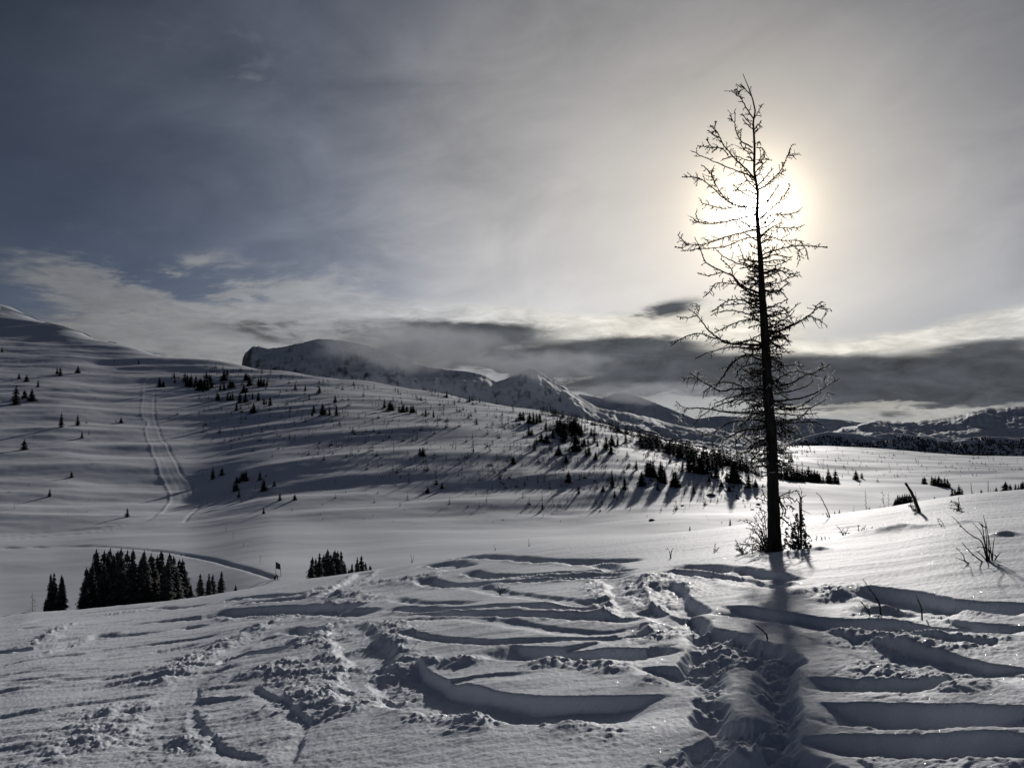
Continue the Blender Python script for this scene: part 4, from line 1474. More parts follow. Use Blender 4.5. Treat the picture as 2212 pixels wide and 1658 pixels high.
for _p, _th in [
    ([(655, 575), (600, 580), (540, 582), (470, 580), (390, 592), (330, 560), (270, 530), (215, 490)], .022), ([(270, 530), (235, 520), (170, 518)], .008), ([(262, 520), (260, 500), (268, 482)], .006),
    ([(665, 720), (600, 722), (520, 720), (440, 715), (380, 706), (320, 695), (260, 690), (190, 690), (138, 655)], .026), ([(200, 690), (180, 720), (175, 770)], .008),
    ([(660, 680), (580, 650), (500, 640), (420, 660), (350, 690), (280, 740), (225, 800)], .018), ([(680, 800), (600, 815), (520, 820), (460, 850), (400, 862), (320, 845), (245, 820)], .020),
    ([(680, 850), (620, 860), (560, 880), (510, 920), (470, 965)], .016), ([(660, 765), (560, 760), (450, 775), (390, 810), (350, 840), (300, 900)], .018), ([(665, 985), (630, 985), (600, 1000), (550, 1040)], .012),
    ([(665, 620), (580, 600), (500, 560), (420, 540), (350, 560), (290, 600)], .016), ([(420, 830), (400, 900), (410, 950), (415, 995)], .010), ([(480, 830), (480, 900), (490, 960)], .009), ([(665, 900), (600, 900), (560, 940), (530, 940)], .010),
    ([(690, 575), (760, 560), (820, 540), (870, 510), (920, 490), (975, 465), (1025, 440)], .018), ([(960, 480), (985, 450), (970, 430)], .007), ([(690, 480), (740, 460), (790, 445), (870, 452)], .012), ([(860, 470), (845, 445), (842, 420)], .007),
    ([(700, 655), (770, 645), (830, 640), (900, 620), (960, 595), (1020, 555), (1080, 522)], .020), ([(1000, 570), (990, 540), (995, 505)], .007), ([(1000, 600), (1030, 610), (1042, 615)], .006),
    ([(705, 695), (780, 700), (850, 698), (910, 690), (960, 665), (1000, 640)], .018), ([(700, 765), (770, 765), (830, 758), (880, 720), (905, 690)], .016), ([(710, 790), (780, 780), (850, 772), (920, 770), (985, 792)], .014), ([(905, 770), (910, 785), (908, 805)], .006),
    ([(712, 840), (760, 825), (790, 840), (800, 878)], .012), ([(770, 830), (770, 860), (765, 895)], .008), ([(700, 610), (780, 600), (850, 580), (900, 560), (930, 530)], .014), ([(700, 720), (800, 730), (880, 730), (950, 720)], .012),
    ([(700, 540), (760, 500), (820, 480), (880, 490), (960, 510)], .012), ([(700, 870), (740, 870), (770, 840), (830, 800)], .010),
]:
    limb(zl(_p), _th, twig=.26, droop=.5, frost=.85)
for _p, _th in [
    ([(845, 690), (890, 660), (940, 640), (1010, 625), (1070, 595)], .010), ([(850, 700), (930, 685), (1000, 695), (1050, 740)], .010), ([(850, 720), (885, 770), (930, 830), (925, 900), (960, 950)], .016),
    ([(855, 930), (900, 960), (960, 1010), (1020, 1060)], .018), ([(860, 700), (870, 760), (900, 850), (880, 950)], .014), ([(930, 790), (980, 790), (1010, 810), (1050, 830)], .009), ([(700, 700), (670, 660), (640, 570), (655, 520)], .007),
    ([(705, 740), (640, 715), (540, 685)], .006), ([(705, 870), (650, 850), (610, 815)], .007), ([(700, 330), (600, 230), (540, 180)], .012), ([(700, 240), (620, 240), (520, 270)], .012), ([(700, 420), (600, 420), (500, 370), (400, 300)], .012),
    ([(700, 300), (600, 310), (500, 330), (430, 370)], .012),
]:
    limb(zb(_p), _th, twig=.13, droop=.2, frost=.15)
# shorter limbs between them
_hw = [(180, 14), (260, 34), (340, 52), (420, 70), (500, 78), (600, 74), (680, 84), (760, 95), (840, 112), (900, 115), (950, 98), (1000, 55), (1060, 26), (1120, 20)]
for _k in range(130):
    _u = (_k + LR.random()) / 130
    _y = 250 + 770 * _u ** .62
    _x, _w = trunk_at(_y)
    _W = float(np.interp(_y, [a for a, b in _hw], [b for a, b in _hw])) * LR.uniform(.22, .55 + .45 * LR.random() * (1 + math.sin(_y * .09)))
    _s = LR.choice((-1, 1))
    _rise = (.9 if _y < 420 else .45 if _y < 620 else .1 if _y < 760 else -.15)
    _pts = [(_x + _s * _w * .2, _y), (_x + _s * _W * .5, _y - _W * .5 * (_rise + LR.uniform(-.3, .3))), (_x + _s * _W, _y - _W * (_rise + LR.uniform(-.45, .45)))]
    limb(_pts, .007 + .00011 * _W, depth=LR.uniform(-1.1, 1.1) * _W / FOC * LY, twig=.20 if _y > 560 else .13, n=max(4, int(_W / FOC * LY * (19 if _y > 560 else 9))),
         droop=.45 if _y > 560 else .1, frost=0 if _y < 740 else .5)

# short dense sprays close to the trunk
for _k in range(95):
    _u = (_k + LR.random()) / 95
    _y = 560 + 450 * _u
    _x, _w = trunk_at(_y)
    _W = _w * .5 + LR.uniform(14, 46)
    _s = LR.choice((-1, 1))
    _dp = LR.uniform(-.1, .55) if _y > 700 else LR.uniform(-.5, .25)
    limb([(_x + _s * _w * .2, _y), (_x + _s * _W * .5, _y + _W * .4 * _dp), (_x + _s * _W, _y + _W * _dp)], .011, depth=LR.uniform(-1.3, 1.3) * _W / FOC * LY, twig=.17, n=5 if _y < 720 else 9, droop=.5, frost=0 if _y < 760 else .4)


# ------------------------------------------------------------------ shrubs, snags and sticks on the near slope
def shrub(name, label, cat, base, stems, thick, twig=.1, n=5, group=None, frost=0, part="stem", droop=.1, spread=.5, tip=.003):
    """stems are photo polylines, foot first"""
    bx, by = to_near(*base)
    B = Vector((bx, by, float(near_z(bx, by))))
    o = empty(name, B, label, cat, group)
    r = random.Random(int(base[0] * 7 + base[1]))
    for s in stems:
        th = thick * r.uniform(.7, 1.15)
        dep = r.uniform(-spread, spread) * math.hypot(s[-1][0] - s[0][0], s[-1][1] - s[0][1]) / FOC * by
        sm = smooth_line(s, 4)
        path = [at_depth(x, y, by + dep * i / (len(sm) - 1)) - B for i, (x, y) in enumerate(sm)]
        z0 = float(near_z(path[0].x + bx, path[0].y + by)) - B.z
        path[0].z = min(path[0].z, z0) - .04
        me = twiggy(path, th, tip, r.randint(0, 10 ** 6), twig, n, droop, frost, 1, False, 5)
        link(part, me, o)
    return o


shrub("bare_shrub", "many-stemmed bare shrub leaning left on the open snow right of the larch", "shrub", (1658 + .2503 * 1915, 953.35 + .2503 * 1045), [zr(p) for p in [
    [(1905, 1046), (1895, 950), (1890, 850), (1880, 720), (1862, 630)], [(1920, 1046), (1910, 920), (1900, 800), (1885, 690)], [(1912, 1046), (1880, 900), (1862, 780), (1850, 690)],
    [(1900, 1044), (1850, 870), (1780, 820), (1700, 760), (1640, 690), (1588, 640)], [(1902, 1040), (1880, 900), (1840, 780), (1770, 700)], [(1875, 1050), (1780, 980), (1720, 920), (1675, 865)],
    [(1900, 1042), (1850, 980), (1800, 940)], [(1940, 1046), (1945, 930), (1958, 825)], [(1940, 1046), (1920, 900), (1905, 800)], [(1950, 1042), (1975, 1000), (2010, 955)],
    [(1760, 1070), (1700, 1030), (1620, 1000)], [(1740, 1060), (1700, 1020), (1690, 980), (1625, 915)], [(1655, 1102), (1630, 1085), (1610, 1060)]]], .0125, .15, 1)
shrub("thorny_bush", "dense twiggy bush hugging the left foot of the larch trunk", "bush", (1652, 1192), [zb(p) for p in [
    [(700, 1380), (650, 1150), (520, 1030), (360, 960)], [(705, 1370), (640, 1100), (560, 1010), (470, 965)], [(700, 1380), (640, 1120), (580, 1000), (535, 925)], [(700, 1380), (660, 1050), (620, 950), (575, 870)],
    [(710, 1370), (680, 1000), (640, 880), (608, 815)], [(700, 1385), (640, 1300), (560, 1220), (485, 1160)], [(700, 1390), (600, 1280), (430, 1265), (310, 1258)], [(700, 1390), (560, 1330), (420, 1390)],
    [(690, 1390), (600, 1250), (520, 1170), (440, 1210)], [(690, 1390), (610, 1180), (540, 1080), (490, 1080)], [(700, 1390), (650, 1250), (590, 1130), (510, 1100)], [(700, 1390), (620, 1320), (520, 1300), (430, 1230)],
    [(425, 1395), (405, 1350), (400, 1320)], [(420, 1392), (380, 1330), (340, 1280)], [(700, 1390), (640, 1360), (560, 1370)]]], .010, .20, 13, frost=.12, droop=.0)
_sp = shrub("young_spruce", "frosted young spruce with a tall dead leader at the right foot of the larch", "tree", (1728, 1193), [zb(p) for p in [
    [(1100, 1370), (1090, 1200), (1105, 1000), (1112, 880), (1122, 700), (1128, 610), (1100, 545)], [(1120, 692), (1095, 650), (1070, 592)], [(1122, 690), (1160, 672), (1195, 660)], [(1112, 770), (1085, 735), (1058, 708)],
    [(1118, 835), (1170, 860), (1242, 892)], [(1180, 1360), (1178, 1200), (1182, 1040)], [(1190, 1280), (1150, 1060), (1128, 985)], [(1100, 1050), (1050, 940), (1018, 890)], [(1060, 1350), (1010, 1200), (900, 1140)], [(1060, 1350), (980, 1260), (900, 1210)],
    [(1000, 1330), (960, 1250), (895, 1290)], [(1090, 1200), (1020, 1060), (970, 910)]]], .013, .13, 6, frost=.2)


def spruce_foliage(parent, z0, z1, rad, seed, n=420, lx=0):
    r = random.Random(seed)
    b = MB()
    for i in range(n):
        z = z0 + (z1 - z0) * r.random() ** 1.3
        R = rad * (1 - (z - z0) / (z1 - z0) * .92) * math.sqrt(r.random())
        a = r.uniform(0, 2 * math.pi)
        p = Vector((R * math.cos(a) + lx, R * math.sin(a), z))
        d = Vector((math.cos(a), math.sin(a), r.uniform(-.2, .5))).normalized()
        s = d.cross(Vector((0, 0, 1))).normalized()
        L = r.uniform(.05, .11)
        b.tri(p, p + d * L + s * .018, p + d * L * .8 - s * .02, 0 if r.random() < .6 else 1)
        b.tri(p, p + d * L * .7 + Vector((0, 0, .03)), p + d * L - Vector((0, 0, .015)), 0)
    link("crown", b.mesh("crown", [M_NEEDLE, M_FROST]), parent)


spruce_foliage(_sp, 0.0, .60, .15, 5, 170)
spruce_foliage(_sp, 0.0, .38, .12, 6, 60, lx=-.17)

for _b, _st, _lab in [
    ((1986, 1104), [[(1310, 606), (1290, 555), (1270, 500), (1230, 420), (1190, 358)]], "thick leaning snag, a dead trunk tilted left at the brow"),
    ((1792, 1118), [[(540, 660), (515, 590), (490, 540), (460, 480), (420, 440)], [(525, 658), (512, 630), (503, 612)]], "thin leaning dead stem at the brow nearest the larch")]:
    _o = shrub("dead_snag", _lab, "snag", _b, [zr(p) for p in _st], .05 if _b[0] > 1900 else .026, .09, 2, group="leaning dead stems on the brow", spread=.1, tip=.03 if _b[0] > 1900 else .008)
shrub("twiggy_bush", "small twiggy bush at the foot of the thick leaning snag", "bush", (1978, 1104), [zr(p) for p in [
    [(1290, 600), (1260, 560), (1225, 510)], [(1285, 600), (1250, 575), (1212, 545)], [(1280, 600), (1265, 530), (1240, 480)], [(1275, 600), (1240, 560), (1232, 520)], [(1290, 600), (1265, 580), (1220, 560)]]], .008, .12, 9)
shrub("flagged_sapling", "wind-flagged sapling with branches only on its left side near the brow", "tree", (2070, 1098), [zr(p) for p in [
    [(1645, 582), (1655, 540), (1648, 500), (1652, 475)], [(1650, 560), (1610, 545), (1565, 548)], [(1652, 530), (1610, 525), (1568, 522)], [(1640, 580), (1600, 578), (1575, 572)], [(1650, 545), (1620, 535), (1590, 508)], [(1650, 580), (1680, 578), (1690, 574)]]], .014, .09, 7)
for _b, _st, _lab in [
    ((1818, 1152), [[(650, 795), (620, 750), (592, 722)], [(655, 795), (650, 770), (655, 745)], [(670, 792), (690, 765), (692, 742)], [(640, 795), (690, 790), (720, 786)]], "low twig tuft left of the snow-covered mound, nearest the larch"),
    ((1862, 1146), [[(790, 775), (785, 740), (782, 712)], [(800, 770), (830, 745), (848, 730)], [(850, 768), (890, 762), (928, 762)], [(820, 770), (835, 755), (832, 738)], [(900, 765), (905, 750), (904, 740)]], "twigs poking out of a small snow hump right of the larch"),
    ((1908, 1147), [[(1000, 775), (980, 745), (958, 722)], [(1010, 768), (1008, 740), (995, 712)], [(1130, 742), (1128, 720), (1125, 705)], [(1160, 742), (1164, 725), (1166, 708)], [(1215, 738), (1217, 725), (1216, 710)], [(1085, 752), (1087, 740), (1086, 732)]], "twigs standing on the widest snow-covered mound"),
    ((1776, 1166), [[(380, 855), (372, 835), (368, 818)], [(420, 855), (425, 835), (418, 808)], [(460, 852), (465, 830), (458, 812)], [(490, 852), (500, 830), (490, 815)], [(530, 850), (535, 835), (530, 825)], [(590, 845), (596, 835), (598, 828)], [(420, 857), (520, 853), (600, 846)]], "low row of twigs lying along the snow right of the young spruce"),
    ((2040, 1138), [[(1525, 742), (1510, 700), (1480, 662)], [(1520, 742), (1490, 715), (1465, 660)], [(1525, 742), (1560, 743)]], "small bent twig pair above the many-stemmed shrub"),
]:
    shrub("twig_tuft", _lab, "twigs", _b, [zr(p) for p in _st], .009, .06, 4, group="twigs poking through the snow")
for _b, _st, _lab in [
    ((1448, 1201), [[(1448, 1202), (1446, 1190), (1441, 1183)], [(1449, 1202), (1451, 1190), (1455, 1182)], [(1448, 1202), (1449, 1194), (1451, 1188)]], "thin twig tuft on bright snow left of the larch, above the tracks"),
    ((1545, 1188), [[(1545, 1189), (1544, 1178), (1545, 1173)], [(1546, 1189), (1552, 1184), (1556, 1182)], [(1545, 1189), (1540, 1183)]], "stubby broken twig on the snow left of the larch"),
    ((889, 1213), [[(889, 1214), (889, 1204), (886, 1196)], [(890, 1214), (893, 1206), (894, 1198)]], "two thin stems on the brow, left end of the upper tracks"),
    ((1068, 1188), [[(1069, 1189), (1069, 1182), (1066, 1176)], [(1069, 1189), (1070, 1183)]], "single thin stem on the brow above the upper tracks"),
    ((1143, 1180), [[(1143, 1181), (1142, 1172), (1142, 1164)], [(1143, 1181), (1145, 1174)]], "thin upright stem on the brow, rightmost of three above the tracks"),
    ((1081, 1276), [[(1081, 1277), (1077, 1268), (1074, 1262)], [(1082, 1277), (1084, 1267), (1087, 1262)], [(1083, 1277), (1093, 1270), (1100, 1267)], [(1080, 1277), (1068, 1272)]], "little twig tuft between the tracks in the middle of the slope"),
]:
    shrub("twig_tuft", _lab, "twigs", _b, _st, .009, .05, 3, group="twigs poking through the snow")
for _b, _st, _lab in [
    (None, zr([(980, 1437), (940, 1350), (905, 1300), (822, 1185)]), "long dark stick slanting out of the trench at right, longest of four"),
    (None, zr([(885, 1482), (840, 1420), (795, 1372)]), "short stick in the trench just left of the longest stick"),
    (None, zr([(1335, 1457), (1310, 1390), (1280, 1320)]), "thin stick in the trench right of the longest stick"),
    (None, z6([(765, 556), (720, 515), (676, 484)]), "thin stick in the larch's shadow, nearest the trampled hollow")]:
    shrub("stick", _lab, "stick", _st[0], [_st], .011, .03, 3, group="sticks poking out of the tracks", spread=.2)


# ------------------------------------------------------------------ firs just beyond the near slope
def near_tree(x, ytop, Y, seed, label, group, wide=1.0):
    t, e = ray(x, ytop)
    z = float(ground_z(t * Y, Y))
    h = EYE + e * Y - z
    c, tr = NEAR_FIR[seed % len(NEAR_FIR)]
    o = empty("fir_tree", (t * Y, Y, z), label, "tree", group, (seed * 2.4) % 6.28, (h * wide, h * wide, h))
    link("crown", c, o)
    link("trunk", tr, o)
    return o


def z7(x, y): return (.2249 * x, 1160.6 + .2249 * y)
def z3(x, y): return (456 + .1686 * x, 1119 + .1686 * y)


NR = random.Random(5)
ORD = ["leftmost", "second from left", "third from left", "fourth from left", "fifth from left", "sixth from left", "seventh from left", "eighth from left", "ninth from left", "tenth from left"]
ORD_R = ["rightmost", "second from right", "third from right", "fourth from right", "fifth from right", "sixth from right", "seventh from right", "eighth from right", "ninth from right", "tenth from right"]


def order_words(xs):
    """a place in the row, by its tip, for each x; counted from the nearer end"""
    rank = sorted(range(len(xs)), key=lambda i: xs[i])
    out = [""] * len(xs)
    for r, i in enumerate(rank):
        back = len(xs) - 1 - r
        if r <= back and r < 10:
            out[i] = ORD[r]
        elif back < r and back < 10:
            out[i] = ORD_R[back]
        else:
            out[i] = "%s of the middle tips" % ("first second third fourth fifth sixth seventh eighth ninth tenth".split()[min(r - 10, 9)])
    return out


_BIG = [(940, 100), (915, 120), (995, 115), (1040, 90), (1062, 130), (1130, 110), (1163, 85), (1195, 190), (1240, 110), (1290, 100), (1340, 180), (1375, 120), (1440, 140), (1480, 180), (1515, 160), (1560, 110), (1610, 190),
                             (1640, 140), (1675, 165), (1710, 200), (1742, 195), (880, 230), (850, 275), (1100, 150), (1780, 270), (1000, 220), (1250, 220), (1500, 260), (1700, 300)]
_ow = order_words([b[0] for b in _BIG])
for _i, (_x, _t) in enumerate(_BIG):
    _sx, _sy = z7(_x, _t)
    near_tree(_sx, _sy, 46 + NR.uniform(0, 7), _i, "dark spire-topped fir, its tip %s in the large dense clump" % _ow[_i], "firs in the large clump below the slope", 1.22)
for _i, (_x, _t, _lab) in enumerate([(815, 400, "low bushy fir at the left edge of the large dense clump"), (1830, 455, "low bushy fir at the right edge of the large dense clump")]):
    _sx, _sy = z7(_x, _t)
    near_tree(_sx, _sy, 46.5, 5, _lab, "firs in the large clump below the slope", 1.2)
_SM = [(500, 335), (527, 330), (585, 345), (615, 370), (547, 430), (470, 480)]
_ow = order_words([b[0] for b in _SM])
for _i, (_x, _t) in enumerate(_SM):
    _sx, _sy = z7(_x, _t)
    near_tree(_sx, _sy, 47 + NR.uniform(0, 4), 4 + 3 * (_i % 3), "slim fir, %s in the small tight clump left of the large one" % _ow[_i], "firs in the small left clump", 1.0)
near_tree(*z7(437, 580), 47, 2, "lowest fir at the left edge of the small tight clump", "firs in the small left clump")
for _i, (_x, _t, _lab) in enumerate([(1930, 335, "slim fir directly right of the large dense clump"), (2005, 335, "left one of two close slim firs right of the large clump"), (2042, 345, "right one of two close slim firs right of the large clump"),
                                   (2122, 312, "slim fir standing alone at the right end of its row of four")]):
    _sx, _sy = z7(_x, _t)
    near_tree(_sx, _sy, 45 + _i, _i, _lab, "row of slim firs right of the large clump", 1.1)
near_tree(*z3(315, 845), 44, 5, "single tiny fir on the brow, left of the sign", None, 1.1)
_SG = [(1310, 480), (1385, 435), (1440, 450), (1470, 410), (1515, 380), (1580, 390), (1620, 400), (1675, 410), (1545, 440), (1350, 500)]
_ow = order_words([b[0] for b in _SG])
for _i, (_x, _t) in enumerate(_SG):
    _sx, _sy = z3(_x, _t)
    near_tree(_sx, _sy, 44 + NR.uniform(0, 5), _i, "dark fir, its tip %s in the compact clump right of the sign" % _ow[_i], "firs in the clump right of the sign", 1.15)
near_tree(*z3(1285, 540), 44, 2, "bushy fir at the left edge of the clump right of the sign", "firs in the clump right of the sign", 1.0)
near_tree(*z3(1712, 560), 44, 5, "low fir at the right edge of the clump right of the sign", "firs in the clump right of the sign", .9)
for _i, (_x, _t, _lab) in enumerate([(1870, 490, "left of the two tallest firs in the thin group above the tracks"), (1925, 465, "tallest fir in the thin group above the tracks"), (1800, 570, "shorter fir at the left of the thin group above the tracks"),
                                   (1990, 555, "small fir right of the tallest in the thin group above the tracks"), (2035, 590, "smallest rightmost fir in the thin group above the tracks"), (1765, 635, "lowest leftmost fir in the thin group above the tracks")]):
    _sx, _sy = z3(_x, _t)
    near_tree(_sx, _sy, 42 + _i, 1 + _i, _lab, "thin group of firs above the tracks", 1.15)
_o = link("larch_sapling", SAPLING[3], label="bare round-crowned sapling alone at the far left brow", cat="tree", loc=None)
_t, _e = ray(71, 1277)
_z = float(ground_z(_t * 44, 44))
_o.location = (_t * 44, 44, _z)
_o.scale = [(EYE + _e * 44 - _z)] * 3
for _x, _y0, _y1, _Y, _lab in [(1577, 1140, 1119, 27, "small dark fir on the brow left of the larch"), (1490, 1149, 1135, 27, "tiny thin fir on the brow well left of the larch"),
                               (1777.6, 1120, 1107, 27, "tiny fir left of the thin leaning dead stem"), (1813, 1116, 1099, 29, "small fir of a pair right of the thin leaning dead stem"), (1803, 1116, 1102, 29, "frosted small fir left in the pair by the thin dead stem"),
                               (1855, 1110, 1101, 32, "very small fir beside a bare shrub on the brow"), (1877, 1105, 1094, 32, "very small fir beside the tall thin bare stem"), (2018, 1081, 1072, 36, "tiny fir alone on the brow right of the thick snag"), (2209, 1083, 1066, 24, "half-hidden small fir at the right edge of the picture")]:
    near_tree(_x, _y1, _Y, 3 if _Y < 30 else 5, _lab, "small firs along the brow", 1.1)
for _x, _y1, _Y, _k, _lab in [(1911, 1055, 34, 3, "broad bare sapling with a bushy foot on the right brow"), (1919, 1060, 34, 1, "slim bare sapling beside the broad bushy one on the brow"), (1870.5, 1055, 33, 0, "tall thin bare stem on the brow"),
                              (1845, 1089, 32, 2, "short forked bare sapling left of the tall thin stem"), (1986, 1059, 40, 3, "bare bushy sapling behind the thick leaning snag"), (2108, 1043, 52, 2, "bare sapling near the right edge, left of a row of firs"), (2130, 1037, 52, 0, "thin bare stem near the right edge")]:
    _t, _e = ray(_x, _y1)
    _z = float(ground_z(_t * _Y, _Y))
    link("larch_sapling", SAPLING[_k], label=_lab, cat="tree", group="bare saplings along the brow", loc=(_t * _Y, _Y, _z), rotz=_x, scale=EYE + _e * _Y - _z)

# ------------------------------------------------------------------ trees over the hill and the valley
def q1(l): return [(.3373 * a, 621.75 + .3373 * b, .3373 * h) for a, b, h in l]
def q2(l): return [(663.2 + .3373 * a, 663.2 + .3373 * b, .3373 * h) for a, b, h in l]
def q5(l): return [(1367.9 + .15 * a, 870.5 + .15 * b, .15 * h) for a, b, h in l]
def q6(l): return [(1658 + .2503 * a, 953.35 + .2503 * b, .2503 * h) for a, b, h in l]


